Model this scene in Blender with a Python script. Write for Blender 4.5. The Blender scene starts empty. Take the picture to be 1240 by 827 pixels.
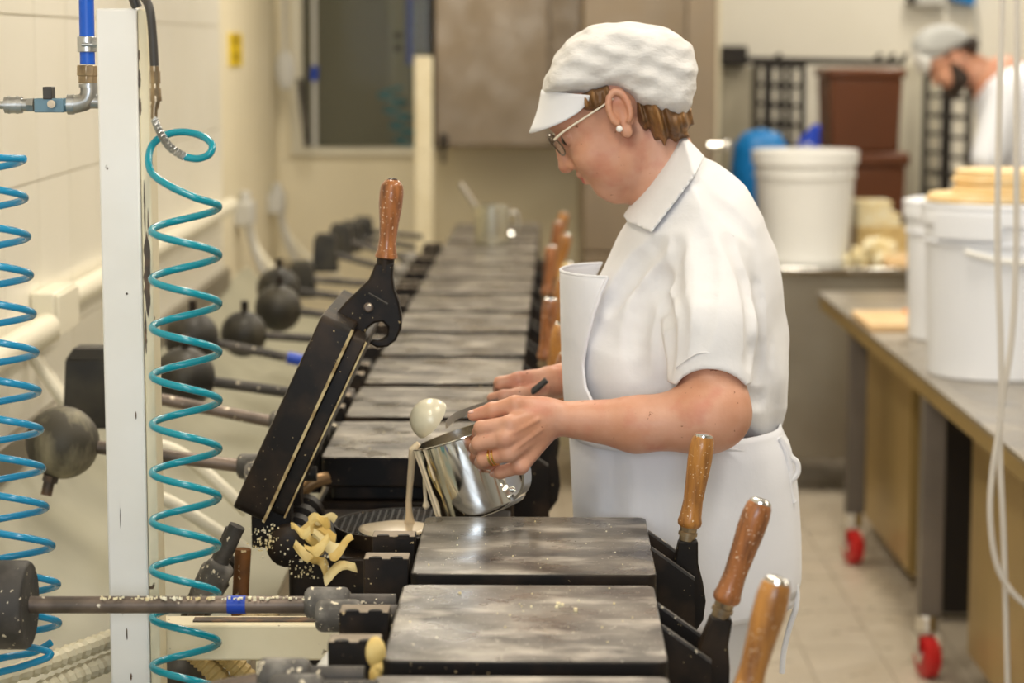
import bpy, bmesh, math, random
import numpy as np
from mathutils import Vector, Matrix, Quaternion

# ---------------------------------------------------------------- camera, world, lights, exposure
S = bpy.context.scene
COL = S.collection
FPX, CX, CY, CAMZ = 2800.0, 620.0, 413.5, 1.66
TH = math.atan(361.0 / FPX)
cam_d = bpy.data.cameras.new('camera')
cam = bpy.data.objects.new('camera', cam_d); COL.objects.link(cam)
cam.location = (0, 0, CAMZ)
cam.rotation_euler = (math.pi / 2 - TH, 0, 0)
cam_d.sensor_width = 36.0
cam_d.lens = FPX / 1240.0 * 36.0
cam_d.clip_end = 60
cam_d.dof.use_dof = True
cam_d.dof.focus_distance = 3.0
cam_d.dof.aperture_fstop = 4.2
S.camera = cam

W = bpy.data.worlds.new('world'); S.world = W; W.use_nodes = True
W.node_tree.nodes['Background'].inputs[0].default_value = (1.0, 0.97, 0.93, 1)
W.node_tree.nodes['Background'].inputs[1].default_value = 0.55

S.view_settings.view_transform = 'Standard'
S.view_settings.look = 'None'
S.view_settings.gamma = 1.0
S.view_settings.use_curve_mapping = False
S.view_settings.exposure = 0.0

def area(name, loc, target, sx, sy, power, col):
    d = bpy.data.lights.new(name, 'AREA'); d.shape = 'RECTANGLE'; d.size = sx; d.size_y = sy
    d.energy = power; d.color = col
    o = bpy.data.objects.new(name, d); COL.objects.link(o)
    o.location = loc
    o.rotation_euler = (Vector(target) - Vector(loc)).to_track_quat('-Z', 'Y').to_euler()
    return o
# added cool front light behind the camera, in an unseen made-up window, warm ceiling tubes over the room
area('added_front_light', (-0.15, -1.46, 1.95), (0.1, 3.3, 1.0), 1.5, 1.3, 52, (0.76, 0.87, 1.0))
LAMP_POS = [(0.9, 3.0), (0.9, 5.6), (0.9, 8.0), (-0.2, 1.6), (-0.3, 4.4), (-0.3, 7.2), (2.2, 4.4), (2.2, 7.0), (2.0, 9.6)]
for lx, ly in LAMP_POS:
    area('tube_light', (lx, ly, 2.86), (lx, ly, 0), 0.22, 1.15, 19.5, (1.0, 0.91, 0.77))

# ---------------------------------------------------------------- projection helpers (metres from the photograph's pixels)
_c, _s = math.cos(TH), math.sin(TH)
def P(x, y, D):
    a = (x - CX) / FPX; b = -(y - CY) / FPX
    dx, dy, dz = a, _c + b * _s, -_s + b * _c
    t = D / dy
    return Vector((dx * t, D, CAMZ + dz * t))
def onz(x, y, z):
    a = (x - CX) / FPX; b = -(y - CY) / FPX
    dx, dy, dz = a, _c + b * _s, -_s + b * _c
    t = (z - CAMZ) / dz
    return Vector((dx * t, dy * t, z))
def px(D):               # metres per pixel at depth D
    return D / FPX

# ---------------------------------------------------------------- materials
MATS = {}
def mat(name, col, rough=0.5, metal=0.0, var=None, var2=None, specks=None, bump=None, spec=0.5, coat=0.0,
        trans=0.0, ior=1.45, emit=None, sss=0.0, rvar=None, alpha=None, sheen=0.0):
    m = bpy.data.materials.new(name); m.use_nodes = True
    nt = m.node_tree; N = nt.nodes; L = nt.links
    b = N['Principled BSDF']
    b.inputs['Roughness'].default_value = rough
    b.inputs['Metallic'].default_value = metal
    b.inputs['Specular IOR Level'].default_value = spec
    b.inputs['Coat Weight'].default_value = coat
    b.inputs['Transmission Weight'].default_value = trans
    b.inputs['IOR'].default_value = ior
    if sheen: b.inputs['Sheen Weight'].default_value = sheen
    if sss:
        b.inputs['Subsurface Weight'].default_value = sss
        b.inputs['Subsurface Radius'].default_value = (0.012, 0.005, 0.003)
        b.inputs['Subsurface Scale'].default_value = 0.5
    c4 = lambda c: (c[0], c[1], c[2], 1)
    b.inputs['Base Color'].default_value = c4(col)
    if alpha is not None: b.inputs['Alpha'].default_value = alpha
    if emit:
        b.inputs['Emission Color'].default_value = c4(emit[0]); b.inputs['Emission Strength'].default_value = emit[1]
    if var or var2 or specks or bump or rvar:
        tc = N.new('ShaderNodeTexCoord'); oi = N.new('ShaderNodeObjectInfo')
        add = N.new('ShaderNodeVectorMath'); add.operation = 'MULTIPLY_ADD'
        cmb = N.new('ShaderNodeCombineXYZ')
        for k in range(3): L.new(oi.outputs['Random'], cmb.inputs[k])
        add.inputs[1].default_value = (1, 1, 1)
        sc = N.new('ShaderNodeVectorMath'); sc.operation = 'SCALE'; sc.inputs['Scale'].default_value = 7.3
        L.new(cmb.outputs[0], sc.inputs[0])
        L.new(tc.outputs['Object'], add.inputs[0]); L.new(sc.outputs[0], add.inputs[2])
        vec = add.outputs[0]
        def noise(scale, detail=4, stretch=None, dist=0.0):
            n = N.new('ShaderNodeTexNoise'); n.inputs['Scale'].default_value = scale
            n.inputs['Detail'].default_value = detail; n.inputs['Distortion'].default_value = dist
            if stretch:
                mp = N.new('ShaderNodeMapping'); mp.inputs['Scale'].default_value = stretch
                L.new(vec, mp.inputs[0]); L.new(mp.outputs[0], n.inputs['Vector'])
            else:
                L.new(vec, n.inputs['Vector'])
            return n.outputs['Fac']
        def ramp(fac, lo, hi):
            r = N.new('ShaderNodeMapRange'); r.inputs['From Min'].default_value = lo; r.inputs['From Max'].default_value = hi
            L.new(fac, r.inputs[0]); return r.outputs[0]
        cur = None
        def mix(fac, c2):
            nonlocal cur
            mx = N.new('ShaderNodeMix'); mx.data_type = 'RGBA'
            L.new(fac, mx.inputs['Factor'])
            if cur is None: mx.inputs[6].default_value = c4(col)
            else: L.new(cur, mx.inputs[6])
            mx.inputs[7].default_value = c4(c2)
            cur = mx.outputs[2]
        for v in (var, var2):
            if v: mix(ramp(noise(v[1], 6, v[4] if len(v) > 4 else None), v[2], v[3]), v[0])
        if specks: mix(ramp(noise(specks[1], 2), specks[2], specks[2] + 0.03), specks[0])
        if cur is not None: L.new(cur, b.inputs['Base Color'])
        if rvar: 
            r = N.new('ShaderNodeMapRange'); r.inputs['From Min'].default_value = .35; r.inputs['From Max'].default_value = .65
            r.inputs['To Min'].default_value = rvar[1]; r.inputs['To Max'].default_value = rvar[2]
            L.new(noise(rvar[0], 5), r.inputs[0]); L.new(r.outputs[0], b.inputs['Roughness'])
        if bump:
            bp = N.new('ShaderNodeBump'); bp.inputs['Strength'].default_value = bump[1]; bp.inputs['Distance'].default_value = bump[2] if len(bump) > 2 else 0.004
            L.new(noise(bump[0], 5, bump[3] if len(bump) > 3 else None), bp.inputs['Height']); L.new(bp.outputs[0], b.inputs['Normal'])
    MATS[name] = m
    return m

M_wall = mat('wall_tile', (0.85, 0.81, 0.70), 0.28, var=((0.82, 0.78, 0.66), 3, .4, .7))
M_grout = mat('wall_grout', (0.80, 0.75, 0.63), 0.8)
M_plaster = mat('plaster', (0.82, 0.74, 0.54), 0.6, var=((0.78, 0.70, 0.50), 2, .4, .7))
M_bwall = mat('far_wall', (0.88, 0.84, 0.74), 0.5, var=((0.84, 0.80, 0.69), 2, .4, .7))
M_ceil = mat('ceiling_paint', (0.55, 0.53, 0.48), 0.9)
M_floor = mat('floor_tile', (0.58, 0.51, 0.41), 0.35, var=((0.52, 0.45, 0.35), 6, .35, .7), rvar=(8, .25, .5))
M_fgrout = mat('floor_grout', (0.40, 0.34, 0.26), 0.9)
M_post = mat('white_paint', (0.80, 0.79, 0.76), 0.4, var=((0.74, 0.72, 0.66), 5, .4, .75), specks=((0.10, 0.06, 0.04), 60, .735))
M_cream = mat('cream_paint', (0.80, 0.72, 0.52), 0.45, var=((0.72, 0.63, 0.42), 9, .4, .75), specks=((0.10, 0.06, 0.03), 55, .71))
M_rust = mat('bare_rusty_steel', (0.09, 0.07, 0.055), 0.6, 0.4, var=((0.20, 0.12, 0.07), 40, .45, .65))
M_tray = mat('tray_paint', (0.40, 0.38, 0.28), 0.4, var=((0.34, 0.325, 0.24), 4, .35, .7))
M_iron = mat('cast_iron_plate', (0.065, 0.058, 0.052), 0.42, 0.2, var=((0.26, 0.235, 0.20), 9, .36, .72, (1, 1.3, 1)),
             var2=((0.58, 0.53, 0.46), 14, .52, .80, (0.8, 1.5, 1)), specks=((0.75, 0.70, 0.60), 260, .70), rvar=(14, .22, .50), bump=(60, .10, .002))
M_iron_top = M_iron
M_black = mat('black_iron', (0.010, 0.0075, 0.006), 0.46, 0.0, spec=.25, var=((0.045, 0.028, 0.016), 16, .45, .75), specks=((0.50, 0.38, 0.20), 170, .715), bump=(70, .15, .002))
M_dustiron = mat('flour_dusted_iron', (0.050, 0.045, 0.040), 0.6, 0.2, var=((0.15, 0.13, 0.115), 18, .45, .75), specks=((0.72, 0.64, 0.48), 110, .67), bump=(60, .25, .003))
M_edge = mat('scraped_edge', (0.55, 0.43, 0.22), 0.45, 0.4, var=((0.30, 0.2, 0.08), 60, .45, .6))
M_rod = mat('worn_steel_rod', (0.10, 0.08, 0.065), 0.45, 0.5, var=((0.26, 0.20, 0.16), 14, .4, .7), specks=((0.70, 0.62, 0.48), 80, .69), bump=(50, .2, .002))
M_ballr = mat('worn_weight', (0.07, 0.062, 0.045), 0.55, 0.2, var=((0.36, 0.32, 0.21), 18, .46, .66, (1.0, 1, .35)), bump=(40, .3, .003))
M_ball = mat('black_weight', (0.022, 0.020, 0.016), 0.45, 0.2, var=((0.07, 0.06, 0.04), 12, .45, .75))
M_wood = mat('handle_wood', (0.38, 0.14, 0.042), 0.32, var=((0.13, 0.045, 0.015), 110, .42, .68, (1, 1, .14)), specks=((0.80, 0.62, 0.46), 300, .66), coat=.25)
M_wood2 = mat('light_handle_wood', (0.48, 0.21, 0.045), 0.32, var=((0.20, 0.075, 0.02), 110, .42, .70, (1, 1, .14)), specks=((0.84, 0.68, 0.48), 300, .67), coat=.25)
M_woodp = mat('pale_handle_wood', (0.72, 0.55, 0.25), 0.4, var=((0.5, 0.32, 0.12), 30, .45, .7, (1, 1, .12)))
M_brass = mat('brass', (0.42, 0.32, 0.20), 0.35, 0.9, var=((0.20, 0.15, 0.10), 40, .4, .7))
M_zinc = mat('galvanised_steel', (0.52, 0.53, 0.53), 0.3, 0.9, var=((0.30, 0.29, 0.27), 30, .4, .7))
M_steel = mat('polished_steel', (0.70, 0.69, 0.66), 0.10, 1.0, rvar=(25, .06, .18))
M_brushed = mat('brushed_steel', (0.50, 0.46, 0.40), 0.35, 1.0, var=((0.44, 0.40, 0.34), 3, .35, .7), rvar=(10, .28, .45))
M_cabst = mat('cabinet_steel', (0.28, 0.215, 0.145), 0.38, 0.5, var=((0.23, 0.175, 0.115), 3, .35, .7), rvar=(10, .3, .45))
M_steelmat = mat('dull_steel', (0.34, 0.31, 0.25), 0.45, 0.7, var=((0.27, 0.235, 0.18), 3, .35, .7))
M_warmsteel = mat('warm_steel', (0.46, 0.33, 0.125), 0.4, 0.5, var=((0.38, 0.27, 0.10), 4, .35, .7))
M_teal = mat('teal_hose', (0.0, 0.26, 0.34), 0.25, spec=.6, coat=.2)
M_blueh = mat('blue_hose', (0.01, 0.27, 0.50), 0.25, spec=.6, coat=.2)
M_blue = mat('blue_pipe', (0.01, 0.10, 0.55), 0.4)
M_tape = mat('blue_tape', (0.005, 0.05, 0.42), 0.35)
M_dark = mat('dark_rubber', (0.05, 0.045, 0.04), 0.5)
M_greyb = mat('valve_body', (0.13, 0.22, 0.27), 0.4, 0.3)
M_whitep = mat('white_plastic', (0.82, 0.82, 0.80), 0.35, spec=.5)
M_whiteb = mat('bluish_white_plastic', (0.82, 0.85, 0.92), 0.35)
M_creamp = mat('cream_plastic', (0.78, 0.73, 0.58), 0.4)
M_cable = mat('cable_white', (0.62, 0.58, 0.52), 0.45)
M_brownp = mat('brown_plastic', (0.14, 0.045, 0.015), 0.35)
M_bluep = mat('blue_plastic', (0.005, 0.20, 0.55), 0.4)
M_bluebag = mat('blue_bag', (0.01, 0.06, 0.55), 0.35)
M_redw = mat('red_wheel', (0.55, 0.02, 0.02), 0.35)
M_yellow = mat('yellow_sticker', (0.80, 0.58, 0.02), 0.5)
M_black2 = mat('black_metal', (0.025, 0.02, 0.016), 0.5, 0.3)
M_waf = mat('wafer', (0.82, 0.60, 0.30), 0.7, var=((0.88, 0.72, 0.45), 20, .4, .7), bump=(120, .3, .002))
M_scrap = mat('wafer_scrap', (0.70, 0.47, 0.13), 0.6, var=((0.80, 0.62, 0.26), 30, .4, .65), bump=(80, .3, .003))
M_scrapp = mat('pale_scrap', (0.82, 0.68, 0.36), 0.6, var=((0.92, 0.88, 0.70), 30, .4, .65))
M_batter = mat('batter', (0.80, 0.66, 0.46), 0.3, coat=.3, var=((0.76, 0.61, 0.40), 20, .4, .7))
M_ladle = mat('batter_coated_steel', (0.70, 0.65, 0.49), 0.35, 0.1, coat=.15)
M_board = mat('board_wood', (0.80, 0.58, 0.33), 0.6, var=((0.72, 0.48, 0.24), 8, .4, .7))
M_skin = mat('skin', (0.57, 0.275, 0.165), 0.45, var=((0.66, 0.36, 0.25), 16, .35, .65), var2=((0.55, 0.20, 0.13), 24, .52, .80),
             specks=((0.30, 0.12, 0.06), 120, .715), sss=.12, bump=(140, .25, .0015))
M_cloth = mat('white_cotton', (0.80, 0.79, 0.80), 0.85, bump=(14, .35, .012), sheen=.2, var=((0.76, 0.75, 0.76), 5, .4, .7))
M_apron = mat('white_apron_cloth', (0.80, 0.80, 0.84), 0.8, bump=(9, .35, .012), sheen=.2)
M_cap = mat('cap_fabric', (0.74, 0.72, 0.70), 0.9, var=((0.62, 0.59, 0.56), 26, .42, .72), bump=(26, .7, .008, (1, 1, 2.2)))
M_visor = mat('visor_fabric', (0.82, 0.82, 0.85), 0.8, bump=(20, .2, .004))
M_hair = mat('brown_hair', (0.13, 0.062, 0.022), 0.45, var=((0.30, 0.15, 0.05), 60, .45, .65, (1, 1, .2)), bump=(150, .6, .003, (1, 1, .15)))
M_dhair = mat('dark_hair', (0.03, 0.018, 0.012), 0.6)
M_net = mat('grey_hair_net', (0.50, 0.51, 0.50), 0.9)
M_gold = mat('gold', (0.85, 0.60, 0.20), 0.15, 1.0)
M_pearl = mat('pearl', (0.9, 0.88, 0.84), 0.2, coat=.5)
M_frame = mat('glasses_frame', (0.10, 0.06, 0.03), 0.3)
M_temple = mat('glasses_temple', (0.80, 0.72, 0.58), 0.25)
M_lens = mat('lens_glass', (0.55, 0.50, 0.40), 0.03, alpha=.18)
M_glass = mat('window_glass', (0.35, 0.36, 0.28), 0.03, alpha=.14)
M_lip = mat('lip', (0.48, 0.13, 0.10), 0.4)
M_eye = mat('eye_dark', (0.04, 0.025, 0.02), 0.2)
M_lamp = mat('lamp_diffuser', (0.9, 0.9, 0.85), 0.5, emit=((1, .95, .85), 3.0))
M_golden = mat('ribbed_hose', (0.50, 0.36, 0.14), 0.5)
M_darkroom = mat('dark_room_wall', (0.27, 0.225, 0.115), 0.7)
M_conduit = mat('corrugated_conduit', (0.62, 0.57, 0.42), 0.5)
M_paper = mat('grey_paint', (0.55, 0.54, 0.50), 0.6)
# ---------------------------------------------------------------- mesh helpers
class MB:
    def __init__(s): s.v = []; s.f = []
    def add(s, vs, fs):
        o = len(s.v); s.v += [tuple(v) for v in vs]; s.f += [tuple(i + o for i in f) for f in fs]; return s
    def box(s, lo, hi):
        (a, b, c), (d, e, f) = lo, hi
        return s.add([(a,b,c),(d,b,c),(d,e,c),(a,e,c),(a,b,f),(d,b,f),(d,e,f),(a,e,f)],
                     [(0,3,2,1),(4,5,6,7),(0,1,5,4),(1,2,6,5),(2,3,7,6),(3,0,4,7)])
    def frustum(s, c, b0, b1, z0, z1):      # tapered block, half sizes b0 below and b1 above
        x, y = c
        return s.add([(x-b0[0],y-b0[1],z0),(x+b0[0],y-b0[1],z0),(x+b0[0],y+b0[1],z0),(x-b0[0],y+b0[1],z0),
                      (x-b1[0],y-b1[1],z1),(x+b1[0],y-b1[1],z1),(x+b1[0],y+b1[1],z1),(x-b1[0],y+b1[1],z1)],
                     [(0,3,2,1),(4,5,6,7),(0,1,5,4),(1,2,6,5),(2,3,7,6),(3,0,4,7)])
    def prism(s, pts, y0, y1):              # polygon in x,z extruded along y
        n = len(pts)
        ar = sum(pts[i][0]*pts[(i+1)%n][1]-pts[(i+1)%n][0]*pts[i][1] for i in range(n))
        if ar < 0: pts = pts[::-1]
        vs = [(x, y0, z) for x, z in pts] + [(x, y1, z) for x, z in pts]
        fs = [tuple(range(n)), tuple(range(2*n-1, n-1, -1))]
        fs += [((i+1)%n, i, n+i, n+(i+1)%n) for i in range(n)]
        return s.add(vs, fs)
    def lathe(s, p0, p1, prof, n=20, cap=True):   # prof: (t along p0->p1 in metres, radius)
        p0 = Vector(p0); ax = (Vector(p1) - p0).normalized()
        q = ax.to_track_quat('Z', 'Y'); u = q @ Vector((1,0,0)); w = q @ Vector((0,1,0))
        vs = []; fs = []
        for t, r in prof:
            for k in range(n):
                a = 2*math.pi*k/n
                vs.append(p0 + ax*t + (u*math.cos(a) + w*math.sin(a))*max(r, 1e-5))
        for i in range(len(prof)-1):
            for k in range(n):
                k2 = (k+1) % n
                fs.append((i*n+k, i*n+k2, (i+1)*n+k2, (i+1)*n+k))
        if cap:
            fs.append(tuple(range(n-1, -1, -1))); m = (len(prof)-1)*n; fs.append(tuple(range(m, m+n)))
        return s.add(vs, fs)
    def cyl(s, p0, p1, r0, r1=None, n=16):
        r1 = r0 if r1 is None else r1
        L = (Vector(p1)-Vector(p0)).length
        return s.lathe(p0, p1, [(0, r0), (L, r1)], n)
    def tube(s, pts, r, n=10, cap=True):
        pts = [Vector(p) for p in pts]; m = len(pts)
        rr = r if hasattr(r, '__len__') else [r]*m
        tan = [(pts[min(i+1, m-1)] - pts[max(i-1, 0)]).normalized() for i in range(m)]
        nrm = tan[0].orthogonal().normalized()
        vs = []; fs = []
        for i in range(m):
            if i: nrm = (tan[i-1].rotation_difference(tan[i]) @ nrm).normalized()
            bn = tan[i].cross(nrm)
            for k in range(n):
                a = 2*math.pi*k/n
                vs.append(pts[i] + (nrm*math.cos(a) + bn*math.sin(a))*rr[i])
        for i in range(m-1):
            for k in range(n):
                k2 = (k+1) % n
                fs.append((i*n+k, i*n+k2, (i+1)*n+k2, (i+1)*n+k))
        if cap:
            fs.append(tuple(range(n-1, -1, -1))); fs.append(tuple(range((m-1)*n, m*n)))
        return s.add(vs, fs)
    def ball(s, c, r, n=20, m=12, sc=(1,1,1), rot=None):
        c = Vector(c); vs = []; fs = []
        for i in range(m+1):
            th = math.pi*i/m
            for k in range(n):
                a = 2*math.pi*k/n
                v = Vector((math.sin(th)*math.cos(a)*sc[0], math.sin(th)*math.sin(a)*sc[1], math.cos(th)*sc[2]))*r
                if rot is not None: v = rot @ v
                vs.append(c+v)
        for i in range(m):
            for k in range(n):
                k2 = (k+1) % n
                fs.append((i*n+k, (i+1)*n+k, (i+1)*n+k2, i*n+k2))
        return s.add(vs, fs)
    def mesh(s, name, material=None, smooth=40):
        me = bpy.data.meshes.new(name); me.from_pydata([tuple(v) for v in s.v], [], s.f)
        me.validate()
        if material: me.materials.append(material)
        if smooth:
            me.shade_smooth(); me.set_sharp_from_angle(angle=math.radians(smooth))
        return me

def obj(name, me, parent=None, bevel=0.0, loc=None):
    o = bpy.data.objects.new(name, me); COL.objects.link(o)
    if parent is not None: o.parent = parent
    if loc is not None: o.location = loc
    if bevel:
        b = o.modifiers.new('bevel', 'BEVEL'); b.width = bevel; b.segments = 2; b.limit_method = 'ANGLE'; b.angle_limit = math.radians(35)
    return o
def empty(name, loc, rz=0.0):
    o = bpy.data.objects.new(name, None); COL.objects.link(o); o.location = loc; o.rotation_euler = (0, 0, rz)
    o.empty_display_size = 0.05
    return o
def tag(o, label, cat, group=None, kind=None):
    o['label'] = label; o['category'] = cat
    if group: o['group'] = group
    if kind: o['kind'] = kind
    return o
def struct(name, me, label=None, bevel=0.0):
    o = obj(name, me, None, bevel); o['kind'] = 'structure'
    if label: o['label'] = label
    return o
def simple(name, me, label, cat, group=None, bevel=0.0):
    return tag(obj(name, me, None, bevel), label, cat, group)
def spline(pts, n=8):                       # Catmull-Rom through points
    pts = [Vector(p) for p in pts]; out = []
    for i in range(len(pts)-1):
        p0 = pts[max(i-1,0)]; p1 = pts[i]; p2 = pts[i+1]; p3 = pts[min(i+2,len(pts)-1)]
        for k in range(n):
            t = k/n
            out.append(0.5*((2*p1)+(-p0+p2)*t+(2*p0-5*p1+4*p2-p3)*t*t+(-p0+3*p1-3*p2+p3)*t**3))
    out.append(pts[-1]); return out
def pxline(pts, D): return [P(x, y, D) for x, y in pts]

# ---------------------------------------------------------------- distance fields meshed with surface nets
def smin(a, b, k):
    h = np.clip(0.5+0.5*(b-a)/k, 0, 1)
    return b*(1-h)+a*h-k*h*(1-h)
class Field:
    def __init__(s, lo, hi, h):
        s.lo = np.array(lo, float); s.h = h
        n = np.ceil((np.array(hi)-s.lo)/h).astype(int)+1
        s.ax = [s.lo[i]+h*np.arange(n[i]) for i in range(3)]
        s.F = np.full(n, 0.06, np.float32)
    def sl(s, lo, hi):
        r = []
        for i in range(3):
            a = int(np.clip(np.floor((lo[i]-s.lo[i])/s.h), 0, s.F.shape[i])); b = int(np.clip(np.ceil((hi[i]-s.lo[i])/s.h)+1, 0, s.F.shape[i]))
            r.append(slice(a, b))
        return tuple(r)
    def op(s, fn, lo, hi, k, mode='u'):
        sl = s.sl(lo, hi)
        if any(q.stop <= q.start for q in sl): return
        X = s.ax[0][sl[0]][:,None,None]; Y = s.ax[1][sl[1]][None,:,None]; Z = s.ax[2][sl[2]][None,None,:]
        d = fn(X, Y, Z).astype(np.float32)
        if mode == 'u': s.F[sl] = smin(s.F[sl], d, k)
        else: s.F[sl] = -smin(-s.F[sl], d, k)        # subtract
    def cone(s, p0, p1, r0, r1, k=0.006, mode='u'):
        p0 = np.array(p0, float); p1 = np.array(p1, float); ba = p1-p0; L2 = ba@ba+1e-12
        m = 0.025+k
        lo = np.minimum(p0-r0, p1-r1)-m; hi = np.maximum(p0+r0, p1+r1)+m
        def fn(X, Y, Z):
            t = np.clip(((X-p0[0])*ba[0]+(Y-p0[1])*ba[1]+(Z-p0[2])*ba[2])/L2, 0, 1)
            return np.sqrt((X-p0[0]-t*ba[0])**2+(Y-p0[1]-t*ba[1])**2+(Z-p0[2]-t*ba[2])**2)-(r0+(r1-r0)*t)
        s.op(fn, lo, hi, k, mode)
    def ell(s, c, r, k=0.01, R=None, mode='u'):
        c = np.array(c, float); r = np.array(r, float); R = np.eye(3) if R is None else np.array(R, float)   # columns of R: ellipsoid axes
        e = np.sqrt(((R*r)**2).sum(1)); m = 0.025+k
        def fn(X, Y, Z):
            dx, dy, dz = X-c[0], Y-c[1], Z-c[2]
            q = [(dx*R[0,i]+dy*R[1,i]+dz*R[2,i])/r[i] for i in range(3)]
            k0 = np.sqrt(q[0]**2+q[1]**2+q[2]**2); k1 = np.sqrt((q[0]/r[0])**2+(q[1]/r[1])**2+(q[2]/r[2])**2)+1e-9
            return k0*(k0-1)/k1
        s.op(fn, c-e-m, c+e+m, k, mode)
    def poly(s, pts, yc, Wd, s0, k=0.01, mode='u', wob=None, p=2):      # outline in x,z inflated to half width Wd around y = yc
        pts = np.array(pts, float)
        def fn(X, Y, Z):
            sd = -poly_sd(pts, X[:,0,0], Z[0,0,:])[:,None,:]
            u = np.where(sd < s0, 1-sd/s0, 0)
            w = Wd(X, Z) if callable(Wd) else Wd
            yy = (Y-yc)/w
            d = ((np.abs(u)**p+np.abs(yy)**p)**(1/p)-1)*np.minimum(s0, w)
            if wob is not None: d = d+wob(X, Y, Z)
            return d
        wm = 0.25 if callable(Wd) else Wd
        lo = (pts[:,0].min()-.03, yc-wm-.03, pts[:,1].min()-.03); hi = (pts[:,0].max()+.03, yc+wm+.03, pts[:,1].max()+.03)
        s.op(fn, lo, hi, k, mode)
    def mb(s, mb=None):
        v, f = surface_net(s.F, s.lo, s.h)
        mb = mb or MB(); mb.add(v.tolist(), f.tolist()); return mb
def poly_sd(pts, xs, zs):                      # signed distance, negative inside
    X, Z = np.meshgrid(xs, zs, indexing='ij')
    d = np.full(X.shape, 1e9); inside = np.zeros(X.shape, bool)
    n = len(pts)
    for i in range(n):
        a = pts[i]; b = pts[(i+1) % n]; e = b-a
        t = np.clip(((X-a[0])*e[0]+(Z-a[1])*e[1])/(e@e+1e-15), 0, 1)
        d = np.minimum(d, (X-a[0]-t*e[0])**2+(Z-a[1]-t*e[1])**2)
        c = ((a[1] <= Z) & (b[1] > Z)) | ((b[1] <= Z) & (a[1] > Z))
        if abs(e[1]) > 1e-12:
            xi = a[0]+(Z-a[1])/e[1]*e[0]; inside ^= c & (X < xi)
    d = np.sqrt(d); return np.where(inside, -d, d)
def surface_net(F, lo, h):
    neg = F < 0
    nx, ny, nz = F.shape
    cnt = np.zeros((nx-1, ny-1, nz-1), np.float32); acc = np.zeros((nx-1, ny-1, nz-1, 3), np.float32)
    for axis in range(3):
        oth = [a for a in range(3) if a != axis]
        for o1 in (0, 1):
            for o2 in (0, 1):
                s0 = [None]*3; s1 = [None]*3
                s0[axis] = slice(0, -1); s1[axis] = slice(1, None)
                for a, o in zip(oth, (o1, o2)):
                    s0[a] = s1[a] = slice(o, F.shape[a]-1+o)
                A = F[tuple(s0)]; B = F[tuple(s1)]
                ch = (A < 0) != (B < 0)
                t = np.where(ch, A/np.where(ch, A-B, 1), 0)
                cnt += ch
                acc[..., axis] += t
                acc[..., oth[0]] += ch*o1; acc[..., oth[1]] += ch*o2
    act = cnt > 0
    idx = np.full(act.shape, -1, np.int64); ijk = np.argwhere(act); idx[act] = np.arange(len(ijk))
    V = (ijk+acc[act]/cnt[act][:,None])*h+np.array(lo)
    faces = []
    for axis in range(3):
        o1, o2 = [(1,2),(2,0),(0,1)][axis]
        s0 = [slice(None)]*3; s1 = [slice(None)]*3
        s0[axis] = slice(0, -1); s1[axis] = slice(1, None)
        A = neg[tuple(s0)]; B = neg[tuple(s1)]
        ch = np.argwhere(A != B)
        ok = (ch[:,o1] > 0) & (ch[:,o2] > 0) & (ch[:,o1] < F.shape[o1]-1) & (ch[:,o2] < F.shape[o2]-1)
        ch = ch[ok]; flip = A[tuple(ch.T)]
        def at(d1, d2):
            c = ch.copy(); c[:,o1] -= d1; c[:,o2] -= d2; return idx[tuple(c.T)]
        q = np.stack([at(1,1), at(0,1), at(0,0), at(1,0)], 1)
        q[~flip] = q[~flip][:, ::-1]
        faces.append(q)
    Fq = np.concatenate(faces); Fq = Fq[(Fq >= 0).all(1)]
    return V, Fq
# ---------------------------------------------------------------- the room
XL, XR, DB, DB2 = -0.87, 3.4, 9.4, 10.8
XREC, DREC = -0.95, 6.95
struct('floor', MB().box((-1.1, -2.5, -0.06), (XR, 11.0, -0.004)).mesh('floor', M_fgrout), 'grey grout bed of the tiled bakery floor')
fl = bpy.data.objects['floor']
tile_me = MB().box((-0.1025, -0.2065, -0.008), (0.1025, 0.2065, 0.0)).mesh('tile', M_floor)
xs = [0.80+0.2085*i for i in range(-5, 8)]
ds = [5.0+0.417*j for j in range(0, 11)]
nt = 0
for i, x in enumerate(xs):
    for j, d in enumerate(ds):
        if x+0.2 < (300)*d/FPX*0.0+0.0: continue
        o = obj('floor_tile', tile_me, fl, loc=(x+0.10425, d+0.2085, 0)); nt += 1
rest = MB()
for i in range(-9, 16):
    for j in range(-16, 16):
        x = 0.80+0.2085*i; d = 5.0+0.417*j
        if -5 <= i < 8 and 0 <= j < 11: continue
        if x > XR-.2 or x < -1.05 or d > 10.6 or d < -1.4: continue
        rest.box((x+.002, d+.002, -.008), (x+.2065, d+.415, 0))
o = obj('floor_tile_remainder', rest.mesh('floor_tile_remainder', M_floor), fl); o['kind'] = 'stuff'

struct('wall_left', MB().box((XL-.15, -1.5, 0), (XL-.006, DREC, 3.0)).mesh('wall_left', M_grout), 'cream tiled wall behind the counterweights')
wl = bpy.data.objects['wall_left']
wt = MB().box((-0.006, -0.1483, -0.1483), (0.0, 0.1483, 0.1483)).mesh('wall_tile', M_wall)
for j in range(0, 18):
    for k in range(0, 5):
        d = DREC-.15-.3*j; z = 0.66+.3*k
        if d < 2.0: continue
        obj('wall_tile', wt, wl, bevel=0, loc=(XL, d, z))
struct('wall_recess', MB().box((XREC-.12, DREC-.02, 0), (XREC, DB+.1, 3.0)).mesh('wall_recess', M_plaster), 'cream plaster wall set back beyond the tiles')
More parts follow.
